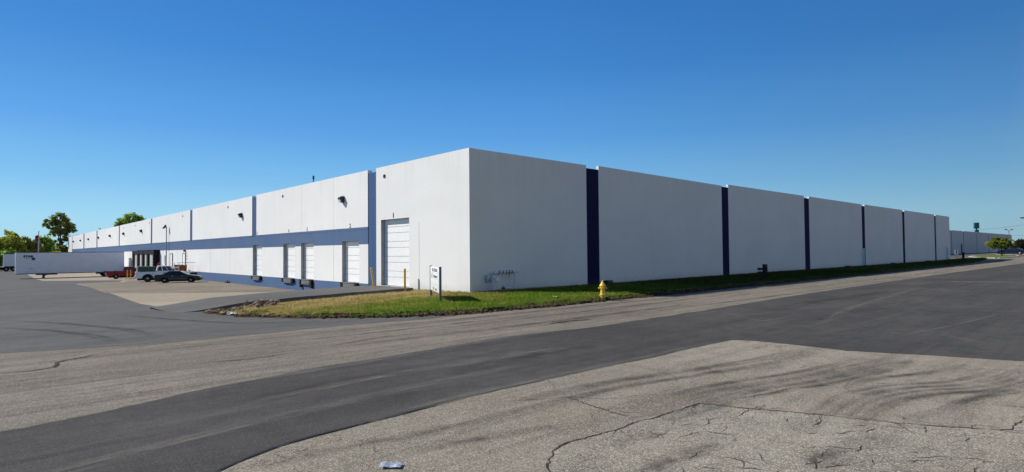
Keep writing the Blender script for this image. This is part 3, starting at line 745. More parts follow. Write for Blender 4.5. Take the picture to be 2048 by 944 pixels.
# utility box by the first strip
mb = MB(); mb.box(28.72, 29.25, Y0-.35, Y0-.003, -.1, .2); put(mb.build('utility_box', M['dark_steel'], wh, .02))
for x in (71.5, 88.3, 105.9, 50.2):
    mb = MB(); mb.box(x-.5, x+.5, Y0-.5, Y0-.003, -.1, .08); mb.box(x-.42, x+.42, Y0-.42, Y0-.05, .08, .13); put(mb.build('vent_well', M['dark_steel'], wh, .02))
# conduit on the base of the dock wall and a stain of water
mb = MB(); mb.box(X0-.3, X0-.01, 61.2, 61.9, -.8, -.66); mb.tube([(X0-.15,61.5,-.66),(X0-.15,61.5,-.5)], .03, 6); put(mb.build('wheel_stop', M['dark_steel'], wh))
# roof mast
mb = MB(); mb.tube([(X0+.6,43.1,6.8),(X0+.6,43.1,8.0)], .035, 6); mb.tube([(X0+.6,43.1,7.7),(X0+.6,43.1,7.98)], .07, 6); put(mb.build('roof_mast', M['dark_steel'], wh))
for y in (128.6,149.9): 
    mb = MB(); mb.tube([(X0+.5,y,6.8),(X0+.5,y,7.8)], .04, 6); mb.box(X0+.4,X0+.6,y,y+1.6,7.6,7.72); put(mb.build('roof_mast', M['dark_steel'], wh))

# standpipe assembly on the right wall near the corner
sp = empty('standpipe', (19.5, Y0, 0), 0, 'grey sprinkler pipework with a round valve on the shaded wall by the corner', 'pipework')
yy = -.28
mb = MB(); mb.tube([(0,yy,-.05),(0,yy,.85),(.05,yy,.95),(.14,yy,.99),(1.75,yy,.99)], .055, 10); mb.build('riser', M['pipe'], sp, smooth=True)
mb = MB(); mb.tube([(1.45,yy,.99),(1.45,yy,.18),(1.4,yy,.15),(.02,yy,.15)], .035, 8); mb.build('drain_pipe', M['pipe'], sp, smooth=True)
mb = MB(); mb.lathe([(.03,yy-.20),(.15,yy-.19),(.15,yy-.10),(.08,yy-.05),(.06,yy)], 14, 'y', (.16,0,.62)); mb.build('valve_wheel', M['white_paint'], sp, smooth=True)
mb = MB(); mb.lathe([(.10,.40),(.10,.46),(.07,.47),(.07,.66),(.10,.67),(.10,.73)], 12, 'z', (0,yy,0)); mb.build('flange', M['pipe'], sp, smooth=True)
for x in (.35,.62,.85,1.05,1.25):
    mb = MB(); mb.lathe([(.07,-.03),(.07,.03)], 10, 'x', (x,yy,.99)); mb.tube([(x,yy,1.0),(x+.03,yy-.02,1.07)], .018, 6); mb.tube([(x,yy,.98),(x-.03,yy-.04,.88)], .022, 6)
    mb.build('coupling', M['steel_grey'], sp)
mb = MB(); mb.tube([(1.2,yy,.96),(1.02,yy-.03,.78),(1.0,yy-.03,.68)], .03, 6); mb.build('test_cock', M['galv'], sp)
mb = MB(); mb.lathe([(.05,-.12),(.05,.12)], 8, 'x', (.62,yy,.15)); mb.tube([(.62,yy,.15),(.66,yy,.30)], .015, 5); mb.build('drain_valve', M['dark_steel'], sp)
mb = MB(); mb.box(-.35,-.1,-.18,-.003,.5,.85); mb.tube([(-.22,-.1,.9),(0,yy,.9)], .02, 5); mb.build('alarm_gong', M['galv'], sp, .03)
for x in (.3,1.5): mb = MB(); mb.box(x-.02,x+.02,yy,-.003,.93,.97); mb.build('bracket', M['galv'], sp)

# ------------------------------------------------------------------ far building on the right
fb = empty('far_warehouse', (150, 34, 0), 0, 'distant grey blue warehouse with dark vertical strips behind the long white one', 'warehouse')
FX = [0, 30.5, 44.6, 62, 80, 97.4, 114.8, 123.5]
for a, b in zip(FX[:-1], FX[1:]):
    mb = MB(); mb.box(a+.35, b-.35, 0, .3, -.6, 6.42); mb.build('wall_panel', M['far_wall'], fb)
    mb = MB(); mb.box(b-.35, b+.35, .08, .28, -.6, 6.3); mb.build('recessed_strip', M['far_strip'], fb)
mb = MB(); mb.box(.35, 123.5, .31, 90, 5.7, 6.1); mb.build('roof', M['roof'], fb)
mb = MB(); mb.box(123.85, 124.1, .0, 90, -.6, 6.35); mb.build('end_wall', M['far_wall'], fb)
mb = MB(); mb.box(40.9, 42.2, -.12, -.003, .35, 3.0); mb.build('steel_door', M['far_strip'], fb)
mb = MB(); mb.box(110.6, 112.2, -.12, -.003, 2.6, 3.9); mb.build('window', M['glass'], fb)
mb = MB(); mb.box(118.6, 120.4, -.10, -.003, 3.2, 5.4); mb.build('wall_sign', M['dark_steel'], fb)
for x, w, hh in ((99.3,4.2,1.15),(112.4,3.4,.8),(121.0,2.6,.9),(118,2,.6)):
    mb = MB(); mb.box(x-w/2-34, x+w/2-34, 6, 9, 6.05, 6.05+.55+hh*.45); mb.lathe([(.5,6.1),(.5,6.75+hh*.5),(.2,7.0+hh*.5)], 10, 'z', (x-34,7.5,0)); mb.build('roof_vent', M['white_paint'], fb)

# ------------------------------------------------------------------ street furniture
hy = empty('fire_hydrant', (20.42, 16.47, -.09), R(-50), 'yellow fire hydrant standing at the lawn edge beside the road', 'hydrant'); hy.scale = (.86,.86,.83)
mb = MB(); mb.lathe([(.105,-.05),(.105,.20),(.165,.205),(.165,.255),(.12,.26),(.115,.56),(.125,.60),(.125,.66),(.10,.68)], 22); mb.build('barrel', M['hyd_yellow'], hy, smooth=True, angle=35)
mb = MB(); mb.lathe([(.10,.675),(.165,.68),(.17,.725),(.15,.75),(.125,.80),(.075,.87),(.045,.91),(.035,.97),(.026,1.0),(.012,1.02)], 22); mb.build('bonnet', M['hyd_yellow'], hy, smooth=True, angle=35)
for ax, d, nm in (('x',-1,'hose_cap'),('x',1,'hose_cap'),('y',-1,'pumper_cap')):
    r = .058 if nm == 'hose_cap' else .078
    mb = MB(); mb.lathe([(r*.85,d*.09),(r*.85,d*.15),(r*1.1,d*.155),(r*1.1,d*.20),(r*.5,d*.205),(r*.4,d*.24)], 14, ax, (0,0,.585)); mb.build(nm, M['hyd_yellow'], hy, smooth=True, angle=35)
for k in range(8):
    a = k*math.pi/4; mb = MB(); mb.lathe([(.014,.19),(.014,.27)], 6, 'z', (.146*math.cos(a), .146*math.sin(a), 0)); mb.build('flange_bolt', M['hyd_yellow'], hy)

def bollard(x, y, z, top, label, lean=(0,0)):
    b = empty('bollard', (x, y, z), 0, label, 'bollard', 'yellow bollards of the loading yard')
    mb = MB(); mb.tube([(0,0,-.3),(lean[0]*.97,lean[1]*.97,top-.05)], .062, 16, False); mb.build('post', M['yellow'], b, smooth=True)
    m2 = MB(); p = Vector((lean[0],lean[1],top)); q = Vector((lean[0]*.97,lean[1]*.97,top-.05)); m2.tube([q, q.lerp(p,.5), p], [.0625,.052,.012], 16); m2.build('cap', M['yellow'], b, smooth=True)
    return b
bollard(17.66, 28.36, 0, 1.16, 'upright yellow bollard at the lawn corner of the door 1 ramp')
bollard(17.5, 31.47, 0, 1.16, 'yellow bollard leaning left beside the blue strip by door 1', (0,.43))
for (x, y, n) in ((14.13,89.8,'left'),(14.40,89.2,'right')):
    b = bollard(x, y, h(x,y), 1.2, n+' one of the two yellow bollards beside the red pickup')
    mb = MB(); mb.box(-.35,.35,-.35,.35,0.002,.12); mb.build('concrete_foot', M['kerb'], b, .02)

# directory sign on the lawn
sx0, sy0, sx1, sy1 = 15.54, 22.70, 14.30, 20.20
ang = math.atan2(sy1-sy0, sx1-sx0)
sg = empty('directory_sign', ((sx0+sx1)/2, (sy0+sy1)/2, -.1), ang, 'white tenant directory sign on two grey posts in the lawn', 'sign')
L = math.hypot(sx1-sx0, sy1-sy0)
for k, s_ in enumerate((-1, 1)):
    mb = MB(); mb.cbox((s_*L/2, 0, .68), (.085,.10,1.72)); mb.build('post', M['post_grey'], sg, .008)
mb = MB(); mb.box(-L/2+.052, L/2-.052, -.03, .03, .42, 1.50); pn = mb.build('sign_panel', M['white_paint'], sg, .006)
for z in (1.24,.98,.72): mb = MB(); mb.box(-L/2+.06, L/2-.06, -.033, -.0305, z-.004, z+.004); mb.build('divider', M['galv'], pn)
TR = (R(90), 0, 0)
text_mesh('sign_lettering', 'EAST STORAGE', .21, M['ink_grey'], pn, (0,-.034,1.29), TR, sx=1.1)
text_mesh('sign_lettering', '62', .30, M['ink_grey'], pn, (-.82,-.034,1.01), TR)
text_mesh('sign_lettering', 'Warehouse D', .20, M['ink_grey'], pn, (.22,-.034,1.03), TR, sx=1.05)
text_mesh('sign_lettering', '112', .20, M['ink_grey'], pn, (-.35,-.034,.47), TR)
text_mesh('sign_lettering', 'Suite D', .15, M['ink_grey'], pn, (.35,-.034,.48), TR)

# dark timber posts in the shaded lawn
for (x, y, hh, lab, arm) in ((41.05,18.5,.98,'short dark post with a side box in the shaded lawn strip behind the hydrant',1),(124.67,21.9,1.05,'thin dark post at the far end of the shaded lawn strip',0)):
    z = lawn_z(x, y)
    p = empty('marker_post', (x, y, z), R(-42), lab, 'post')
    mb = MB(); mb.cbox((0,0,hh/2-.1), (.26,.26,hh+.2)); mb.build('post', M['wood_dark'], p, .02)
    if arm:
        mb = MB(); mb.box(-.52,-.135,-.09,.09,hh-.42,hh-.24); mb.build('side_box', M['dark_steel'], p, .01)
        mb = MB(); mb.box(-.02,.1,-.142,-.132,hh-.2,hh-.08); mb.build('reflector', M['rust'], p)
    else:
        mb = MB(); mb.cbox((0,0,hh+.03),(.30,.30,.05)); mb.build('cap', M['wood_dark'], p)
rs = empty('small_sign', (139.5, 25.6, h(139.5,25)), R(-40), 'small white sign on a low post at the kerb before the far warehouse', 'sign')
mb = MB(); mb.tube([(0,0,-.2),(0,0,.9)], .05, 8); mb.build('post', M['dark_steel'], rs)
mb = MB(); mb.box(-.34,.34,-.08,-.055,.45,1.4); pn2 = mb.build('sign_panel', M['white_paint'], rs, .01)
mb = MB(); mb.box(-.1,.12,-.086,-.0815,.62,1.35); mb.build('sign_mark', M['ink_grey'], pn2)

# light pole against the dock wall
lp = empty('light_pole', (17.92, 86.7, h(17.9,86.7)), 0, 'tall thin pole with one floodlight in front of the dock wall', 'light pole')
mb = MB(); mb.tube([(0,0,0),(0,0,6.75)], [.085,.06], 10); mb.build('pole', M['galv'], lp, smooth=True)
mb = MB(); mb.lathe([(.2,0),(.2,.35),(.1,.37)], 12); mb.build('base', M['kerb'], lp)
mb = MB(); mb.prism([(-.46,6.55),(-.36,6.46),(-.04,6.66),(-.04,6.98),(-.14,7.0)], -.2, .2); hd = mb.build('floodlight', M['dark_steel'], lp, .03)
mb = MB(); mb.prism([(-.49,6.57),(-.47,6.56),(-.16,7.0),(-.18,7.02)], -.17, .17); mb.build('lens', M['lens'], hd)

# dock stairs and platform
ds = empty('dock_stairs', (17.0, 78.6, h(17,78)), 0, 'steel stair and landing with pipe railings below the dock wall doors', 'stairs')
zf = ZC - h(17,78)
mb = MB(); mb.box(-.65,1.15,-5.4,.8,zf-.12,zf); mb.build('landing', M['galv'], ds)
mb = MB()
for k in range(5): mb.box(-.65,.35,.8+k*.3,1.12+k*.3,zf-.2*(k+1)-.04,zf-.2*(k+1))
mb.build('steps', M['galv'], ds)
mb = MB()
for z in (.5, 1.02): mb.tube([(-.62,.75,zf+z),(-.62,-5.35,zf+z)], .03, 6)
for y in (.75,-1.2,-3.2,-5.35): mb.tube([(-.62,y,-.02),(-.62,y,zf+1.04)], .035, 6)
mb.tube([(-.62,.75,zf+1.02),(-.62,2.3,.98)], .03, 6); mb.tube([(-.62,2.3,0),(-.62,2.3,.98)], .03, 6); mb.tube([(-.62,-5.35,zf+1.02),(1.1,-5.35,zf+1.02)], .03, 6)
mb.build('railing', M['galv'], ds)
# crates and a bin on the landing
for k, (x, y, z, w, d, hh, m, lab) in enumerate(((17.25,77.0,0,1.0,1.25,.40,'tan','lower tan crate of the pair on the dock landing behind the railing'),(17.2,76.95,.402,.9,1.1,.34,'tan','upper tan crate of the pair on the dock landing behind the railing'),(17.1,75.2,0,.9,1.2,.72,'rust','rusty red bin beside the tan crates on the dock landing'))):
    c = empty('crate' if k < 2 else 'steel_bin', (x, y, ZC+.003+z), R(-4*k), lab, 'crate' if k < 2 else 'bin')
    mb = MB(); mb.box(-w/2,w/2,-d/2,d/2,.1,hh); mb.build('body', M[m], c, .02)
    m2 = MB()
    for q in (-.4,0,.4): m2.box(-w/2,w/2,q*d-.06,q*d+.06,0,.098)
    m2.build('skid', M['wood_dark'], c)
    m3 = MB()
    for q in (-w/2-.02, w/2-.06): m3.box(q,q+.08,-d/2-.02,-d/2-.003,.12,hh)
    m3.box(-w/2,w/2,-d/2-.02,-d/2-.003,hh-.1,hh-.02); m3.build('rim_board', M['wood_dark'] if k < 2 else M['rust'], c)

# flag pole beyond the yard
fp = empty('flagpole', (9.4, 165, h(9,165)), 0, 'thin pole with a small red flag among the trees behind the trailers', 'flagpole')
mb = MB(); mb.tube([(0,0,0),(0,0,8.8)], [.12,.08], 8); mb.build('pole', M['galv'], fp)
mb = MB(); vs = []
for i in range(5):
    for j in range(5): vs.append((-.06-.14*i, .08*math.sin(i*1.3+j*.4), 8.0-.33*j-.05*i))
mb.add(vs, [(i*5+j, i*5+j+1, (i+1)*5+j+1, (i+1)*5+j) for i in range(4) for j in range(4)]); mb.build('flag', M['red'], fp)
mb = MB(); mb.lathe([(.02,8.78),(.12,8.86),(.02,8.98)], 8); mb.build('finial', M['galv'], fp)

# ------------------------------------------------------------------ vehicles
def wheel(par, x, y, r, w, side, rim=.62, m_rim='rim'):
    mb = MB(); s_ = side
    mb.lathe([(r*.55,-w/2),(r*.9,-w/2),(r,-w*.36),(r,w*.36),(r*.9,w/2),(r*.55,w/2)], 26, 'y', (x,y,r)); wl = mb.build('wheel', M['tyre'], par, smooth=True, angle=35)
    m2 = MB(); yo = y+s_*w/2
    m2.lathe([(r*rim,yo-s_*.05),(r*rim,yo+s_*.004),(r*rim*.86,yo-s_*.02),(r*.2,yo+s_*.006),(r*.12,yo+s_*.02)], 22, 'y', (x,0,r))
    m2.build('rim', M[m_rim], wl, smooth=True, angle=30)
    m3 = MB()
    for k in range(6):
        a = k*math.pi/3; c, q = math.cos(a), math.sin(a)
        m3.lathe([(r*.075,yo-s_*.012),(r*.075,yo-s_*.004)], 8, 'y', (x+c*r*.40, 0, r+q*r*.40))
    m3.build('rim_slot', M['tyre'], wl)
def arch(cx, r, z, n=9):     # points of a wheel arch from rear to front along the sill
    a0 = math.asin(max(-1, min(1, (z-.0)/r)))
    return [(cx+r*math.cos(math.pi-t), z*0+r*math.sin(t)) for t in np.linspace(.0, math.pi, n)]
def body_poly(top, sill, xr, xf, rr, x0, x1):
    """top outline rear->front; sill height; arches"""
    P = list(top)
    P.append((x1, sill))
    for cx in (xf, xr):
        pts = [(cx+rr*math.cos(t), max(sill, rr*.78+rr*math.sin(t)*.98)) for t in np.linspace(-.25, math.pi+.25, 13)]
        pts = [(x, z) for x, z in pts if z > sill] 
        P.append((pts[0][0], sill)); P += pts; P.append((pts[-1][0], sill))
    P.append((x0, sill))
    return P
def cabin(par, x0, x1, x2, x3, zb, zt, wb, wt, m, parts, bev=.05):
    """belt from x0 to x3, roof from x1 to x2; parts = list of side glass (u0,u1)"""
    v = [(x0,-wb,zb),(x3,-wb,zb),(x3,wb,zb),(x0,wb,zb),(x1,-wt,zt),(x2,-wt,zt),(x2,wt,zt),(x1,wt,zt)]
    mb = MB(); mb.add(v, [(3,2,1,0),(4,5,6,7),(0,1,5,4),(1,2,6,5),(2,3,7,6),(3,0,4,7)]); mb.build('cabin', m, par, bev, 3, angle=50)
    V = [Vector(q) for q in v]
    def quad(a, b, c, d, u0, u1, w0, w1, name, o=.012):
        f = lambda u, w: (a.lerp(b, u)).lerp(d.lerp(c, u), w)
        nrm = (b-a).cross(d-a).normalized()
        ctr = (a+b+c+d)/4
        if nrm.dot(ctr-Vector(((x0+x3)/2,0,(zb+zt)/2))) < 0: nrm = -nrm
        pts = [f(u0,w0),f(u1,w0),f(u1,w1),f(u0,w1)]
        m_ = MB(); m_.add([p+nrm*o for p in pts]+[p+nrm*(o-.006) for p in pts], [(0,1,2,3),(7,6,5,4),(0,4,5,1),(1,5,6,2),(2,6,7,3),(3,7,4,0)]); m_.build(name, M['glass'], par)
    quad(V[1],V[2],V[6],V[5],.06,.94,.08,.92,'windshield'); quad(V[3],V[0],V[4],V[7],.07,.93,.12,.9,'rear_window')
    for u0, u1 in parts:
        quad(V[0],V[1],V[5],V[4],u0,u1,.10,.86,'side_window'); quad(V[3],V[2],V[6],V[7],u0,u1,.10,.86,'side_window')
def car_common(par, xr, xf, r, hw, x0, x1, zb, lights, bump, m_rim='rim', bm='chrome', rim=.62):
    for x in (xr, xf):
        for s_ in (-1, 1): wheel(par, x, s_*(hw-.13), r, .22, s_, rim, m_rim)
    for s_ in (-1, 1):
        mb = MB(); mb.box(x0-.02, x0+.07, s_*hw*.95-.0*s_-(.26 if s_>0 else 0), s_*hw*.95+(.26 if s_<0 else 0), lights[0], lights[1]); mb.build('taillight', M['red_lens'], par, .02)
        mb = MB(); mb.box(x1-.10, x1+.012, s_*hw*.90-(.36 if s_>0 else 0), s_*hw*.90+(.36 if s_<0 else 0), lights[2], lights[3]); mb.build('headlight', M['amber_lens'], par, .02)
    mb = MB(); mb.box(x0-.10, x0+.06, -hw*.95, hw*.95, bump[0], bump[1]); mb.build('rear_bumper', M[bm], par, .03)
    mb = MB(); mb.box(x1-.06, x1+.09, -hw*.95, hw*.95, bump[0], bump[1]); mb.build('front_bumper', M[bm], par, .03)
    mb = MB(); mb.box(x0-.115, x0-.105, -.16, .16, bump[1]-.16, bump[1]-.02); mb.build('license_plate', M['white_paint'], par)
    mb = MB(); mb.box(xr+.1, xf-.1, -hw*.8, hw*.8, .17, .40); mb.box(x0+.2,x1-.2,-hw*.55,hw*.55,.2,.42); mb.build('underbody', M['black'], par)

def sedan(name, loc, rz, label):
    c = empty(name, loc, rz, label, 'car')
    hw = .90; top = [(-2.48,.50),(-2.50,.62),(-2.46,.93),(-2.35,1.0),(-1.5,1.03),(-.4,.98),(.75,.97),(1.5,.90),(2.15,.80),(2.42,.70),(2.47,.52)]
    mb = MB(); mb.prism(body_poly(top, .26, -1.40, 1.40, .385, -2.42, 2.42), -hw, hw); mb.build('body', M['sedan'], c, .07, 3, angle=50)
    cabin(c, -1.85, -.95, .15, 1.10, .95, 1.42, .80, .58, M['sedan'], [(.13,.47),(.52,.87)])
    car_common(c, -1.40, 1.40, .325, hw, -2.48, 2.45, .95, (.66,.86,.58,.72), (.36,.56), bm='sedan')
    for s_ in (-1,1):
        mb = MB(); mb.box(.62,.78,s_*.97-.08,s_*.97+.08,.96,1.08); mb.build('mirror', M['sedan'], c, .03)
        for x in (-.55,.45): mb = MB(); mb.box(x-.09,x+.09,s_*.905-.012,s_*.905+.012,.80,.835); mb.build('door_handle', M['chrome'], c)
        mb = MB(); mb.box(-.95,1.0,s_*.902-.01,s_*.902+.01,.47,.53); mb.build('side_moulding', M['steel_grey'], c)
    return c
sd = sedan('sedan', (14.95,66.8,h(15,66.8)+.014), R(-22), 'dark green four door sedan parked nose to the dock wall'); sd.scale = (.83,)*3

def pickup(name, loc, rz, label, paint, scale=1, cabext=True, flare=False):
    c = empty(name, loc, rz, label, 'pickup truck'); c.scale = (scale,)*3
    hw = .98; m = M[paint]
    x0, x1 = -2.78, 2.62
    # lower body with bed opening: sides + floor + tailgate
    top = [(x0,.55),(x0,1.15),(-.75,1.15),(-.75,1.19),(1.05,1.19),(2.1,1.12),(2.55,1.02),(x1,.6)]
    P = body_poly(top, .42, -1.62, 1.72, .46, x0, x1)
    mb = MB(); mb.prism(P, -hw, -hw+.10); mb.prism(P, hw-.10, hw); 
    mb.build('body_side', m, c, .03, 2, angle=50)
    mb = MB(); mb.box(x0, x0+.08, -hw+.10, hw-.10, .55, 1.14); mb.build('tailgate', m, c, .02)
    mb = MB(); mb.box(x0+.08, -.76, -hw+.10, hw-.10, .62, .68); mb.box(-.83, -.76, -hw+.1, hw-.1, .68, 1.14); mb.build('bed_floor', M['dark_steel'], c)
    mb = MB(); mb.prism([(-.75,.45),(x1-.04,.55),(x1-.04,.98),(2.5,1.03),(2.1,1.13),(1.05,1.20),(-.75,1.20)], -hw+.101, hw-.101); mb.build('hood', m, c, .03, 2, angle=50)
    cabin(c, -.75, -.62, .62, 1.28, 1.17, 1.80, .93, .78, m, [(.05,.26),(.32,.56),(.60,.84)] if cabext else [(.08,.32),(.40,.80)], .06)
    car_common(c, -1.62, 1.72, .39, hw, x0, x1, 1.1, (.80,1.08,.78,.98), (.50,.68))
    for s_ in (-1,1):
        mb = MB(); mb.box(.85,1.0,s_*1.08-.11,s_*1.08+.11,1.2,1.4); mb.build('mirror', M['black'], c, .03)
        mb = MB(); mb.box(-.1,.1,s_*hw-.012,s_*hw+.012,1.0,1.04); mb.build('door_handle', M['black'], c)
        if flare:
            for xx in (-1.62,1.72):
                mb = MB()
                for k in range(12):
                    a0, a1 = math.pi*k/12, math.pi*(k+1)/12
                    mb.add([(xx+r_*math.cos(a), y_, .36+r_*math.sin(a)) for a in (a0,a1) for r_ in (.44,.54) for y_ in (s_*(hw-.03), s_*(hw+.05))], [(0,1,3,2),(4,6,7,5),(0,4,5,1),(2,3,7,6),(1,5,7,3),(0,2,6,4)])
                mb.build('wheel_flare', M['black'], c)
    return c
wt = pickup('pickup_truck', (15.0,73.75,h(15,73.75)+.014), R(-8), 'white extended cab pickup with black wheel flares beside the green sedan', 'white_car', .95, True, True)
rt = pickup('pickup_truck', (14.85,93.2,h(15,93)+.010), R(-9), 'red pickup parked behind the two yellow bollards', 'red_car', .89, False)
# green box standing in the bed of the white pickup
cb_ = empty('cargo_box', (0,0,0), R(-8), 'dark green steel box standing in the bed of the white pickup', 'box')
cb_.location = Vector((15.0,73.75,h(15,73.75)+.014)) + Matrix.Rotation(R(-8),3,'Z') @ Vector((-1.62,0,.655))
mb = MB(); mb.prism([(-.78,0),(.78,0),(.80,.92),(-.80,.92)], -.78, .78); bx = mb.build('body', M['green_box'], cb_, .02)
mb = MB(); mb.prism([(-.83,.923),(.83,.923),(.80,1.0),(-.78,1.04)], -.81, .81); mb.build('lid', plain('pale_green_lid', (.10,.17,.13), .5), cb_, .02)
for x in (-.5,0,.5): mb = MB(); mb.box(x-.03,x+.03,-.82,-.783,.05,.86); mb.build('rib', M['green_box'], cb_)
dr = empty('drum', (0,0,0), 0, 'small cream drum behind the green box at the white pickup tailgate', 'drum')
dr.location = Vector((15.0,73.75,h(15,73.75)+.014)) + Matrix.Rotation(R(-8),3,'Z') @ Vector((-2.48,-.55,.655))
mb = MB(); mb.lathe([(.0,0),(.085,.0),(.085,.62),(.08,.7),(.05,.76),(.03,.80)], 14); mb.build('body', M['white_paint'], dr, smooth=True)
mb = MB(); mb.lathe([(.03,.80),(.03,.84),(.01,.85)], 10); mb.build('cap', M['yellow'], dr)

def semitrailer(name, loc, x0, x1, z0, z1, label, logo=False, gear=2.6):
    c = empty(name, loc, 0, label, 'trailer', None)
    w = 2.6
    mb = MB(); mb.box(x0+.02, x1-.06, .02, w-.02, z0+.12, z1-.09)
    for k in range(1, 12): q = x0+k*(x1-x0)/12; mb.box(q-.025, q+.025, .008, .0195, z0+.14, z1-.11)
    mb.build('box_body', M['trailer'], c)
    mb = MB(); mb.box(x0+.02, x1, -.005, w+.005, z1-.088, z1); mb.build('top_rail', M['post_grey'], c, .01)
    mb = MB(); mb.box(x0+.02, x1, -.005, w+.005, z0, z0+.118); mb.build('bottom_rail', M['steel_grey'], c, .01)
    for yy in (.05, w-.05): mb = MB(); mb.box(x0-.04, x0+.10, yy-.06, yy+.06, z0+.02, z1-.02); mb.build('corner_post', M['white_paint'], c, .02)
    mb = MB(); mb.box(x1-.055, x1-.01, .08, w/2-.01, z0+.14, z1-.12); mb.box(x1-.055, x1-.01, w/2+.01, w-.08, z0+.14, z1-.12); mb.build('rear_door', M['white_paint'], c)
    for yy in (.35, w-.35):
        mb = MB(); mb.box(x0+gear-.09, x0+gear+.09, yy-.09, yy+.09, .06, z0); mb.tube([(x0+gear,yy,.35),(x0+gear+.7,yy,z0)], .04, 6); lg = mb.build('landing_leg', M['dark_steel'], c)
        mb = MB(); mb.box(x0+gear-.2, x0+gear+.2, yy-.16, yy+.16, 0.012, .06); mb.build('foot', M['dark_steel'], lg)
    mb = MB(); mb.box(x0+gear-.9, x0+gear+1.6, .3, w-.3, z0-.16, z0); mb.box(x1-3.6, x1-.5, .7, w-.7, z0-.22, z0); mb.build('underframe', M['black'], c)
    rr = min(.50, z0*.72)
    for xx in (x1-2.5, x1-1.2):
        for yy, s_ in ((.20,-1),(w-.20,1)): wheel(c, xx, yy, rr, .36, s_, .55)
    if logo:
        t = text_mesh('logo_lettering', 'STAR', .42, M['ink'], c, (x0+1.42, .016, z1-.75), (R(90),0,0), sx=1.15, bold=.03)
        mb = MB(); ctr = (x0+2.0, z1-.98); pts = []
        for k in range(10):
            a = math.pi/2+k*math.pi/5; r_ = .34 if k % 2 == 0 else .15; pts.append((ctr[0]+r_*math.cos(a)*1.1, ctr[1]+r_*math.sin(a)))
        mb.prism(pts, .012, .0175); st_ = mb.build('logo_star', M['star_red'], c)
        pts2 = [(ctr[0]+(p[0]-ctr[0])*.45, ctr[1]-.04+(p[1]-ctr[1])*.45) for p in pts]
        mb = MB(); mb.prism(pts2, .006, .0110+.002-.0), 
        mb = MB(); mb.box(x0+1.0, x0+1.5, .016, .019, z1-.98, z1-.92); mb.build('logo_underline', M['ink_grey'], c)
        t = text_mesh('unit_number', '53271', .22, M['ink_grey'], c, (x0+1.75, .016, z0+.75), (R(90),0,0))
    return c
zg = -1.38
semitrailer('semi_trailer', (0,113,zg+.008), 3.85, 17.35, .66, 3.94, 'white semi trailer with a star logo, backed to the dock shelters', True, 3.3)
semitrailer('semi_trailer', (0,170,zg+.008), 3.75, 17.3, 1.06, 3.88, 'white semi trailer coupled to a tractor, behind the one with the star logo', False, 4.2)
tk = empty('truck_tractor', (0,170,zg+.004), 0, 'tractor unit coupled under the rear white trailer, only its tandem wheels in view', 'truck')
mb = MB(); mb.box(-2.4,5.9,.55,.75,.62,.86); mb.box(-2.4,5.9,1.85,2.05,.62,.86); mb.box(5.7,5.9,.75,1.85,.62,.86); mb.build('frame_rail', M['black'], tk)
mb = MB(); mb.box(-.5,4.0,-.05,2.65,.98,1.045); mb.build('deck_plate', M['white_paint'], tk)
for xx in (4.2,5.45):
    for yy, s_ in ((.25,-1),(2.35,1)): wheel(tk, xx, yy, .52, .5, s_, .5)
wheel(tk, -1.9, .2, .52, .32, -1, .5); wheel(tk, -1.9, 2.4, .52, .32, 1, .5)
mb = MB(); mb.prism([(-3.1,.55),(-.5,.55),(-.5,3.6),(-1.3,3.75),(-1.7,2.6),(-3.0,1.7)], .1, 2.5); mb.build('cab', M['red_car'], tk, .08, 2)
mb = MB(); mb.prism([(-1.73,2.62),(-1.36,3.62),(-1.40,3.64),(-1.77,2.64)], .3, 2.3); mb.build('windshield', M['glass'], tk)

# navy coupe at the far right, nose to the left
cp = empty('coupe', (160.1, 20.0, h(160.5,20)+.004), R(90), 'dark blue coupe parked beyond the small tree at the right edge', 'car')
hw = .92; top = [(-2.38,.55),(-2.42,.70),(-2.36,1.02),(-2.2,1.08),(-1.4,1.06),(.4,.98),(1.3,.94),(2.1,.84),(2.36,.72),(2.40,.5)]
mb = MB(); mb.prism(body_poly(top, .27, -1.42, 1.42, .41, -2.36, 2.36), -hw, hw); mb.build('body', M['navy_car'], cp, .08, 3, angle=50)
cabin(cp, -2.0, -1.0, -.15, .75, .99, 1.42, .82, .60, M['navy_car'], [(.18,.40),(.45,.86)])
car_common(cp, -1.42, 1.42, .35, hw, -2.40, 2.38, .95, (.74,.92,.62,.78), (.36,.58), bm='navy_car', rim=.75)
for s_ in (-1,1): mb = MB(); mb.box(.38,.52,s_*.99-.08,s_*.99+.08,.98,1.10); mb.build('mirror', M['navy_car'], cp, .03)

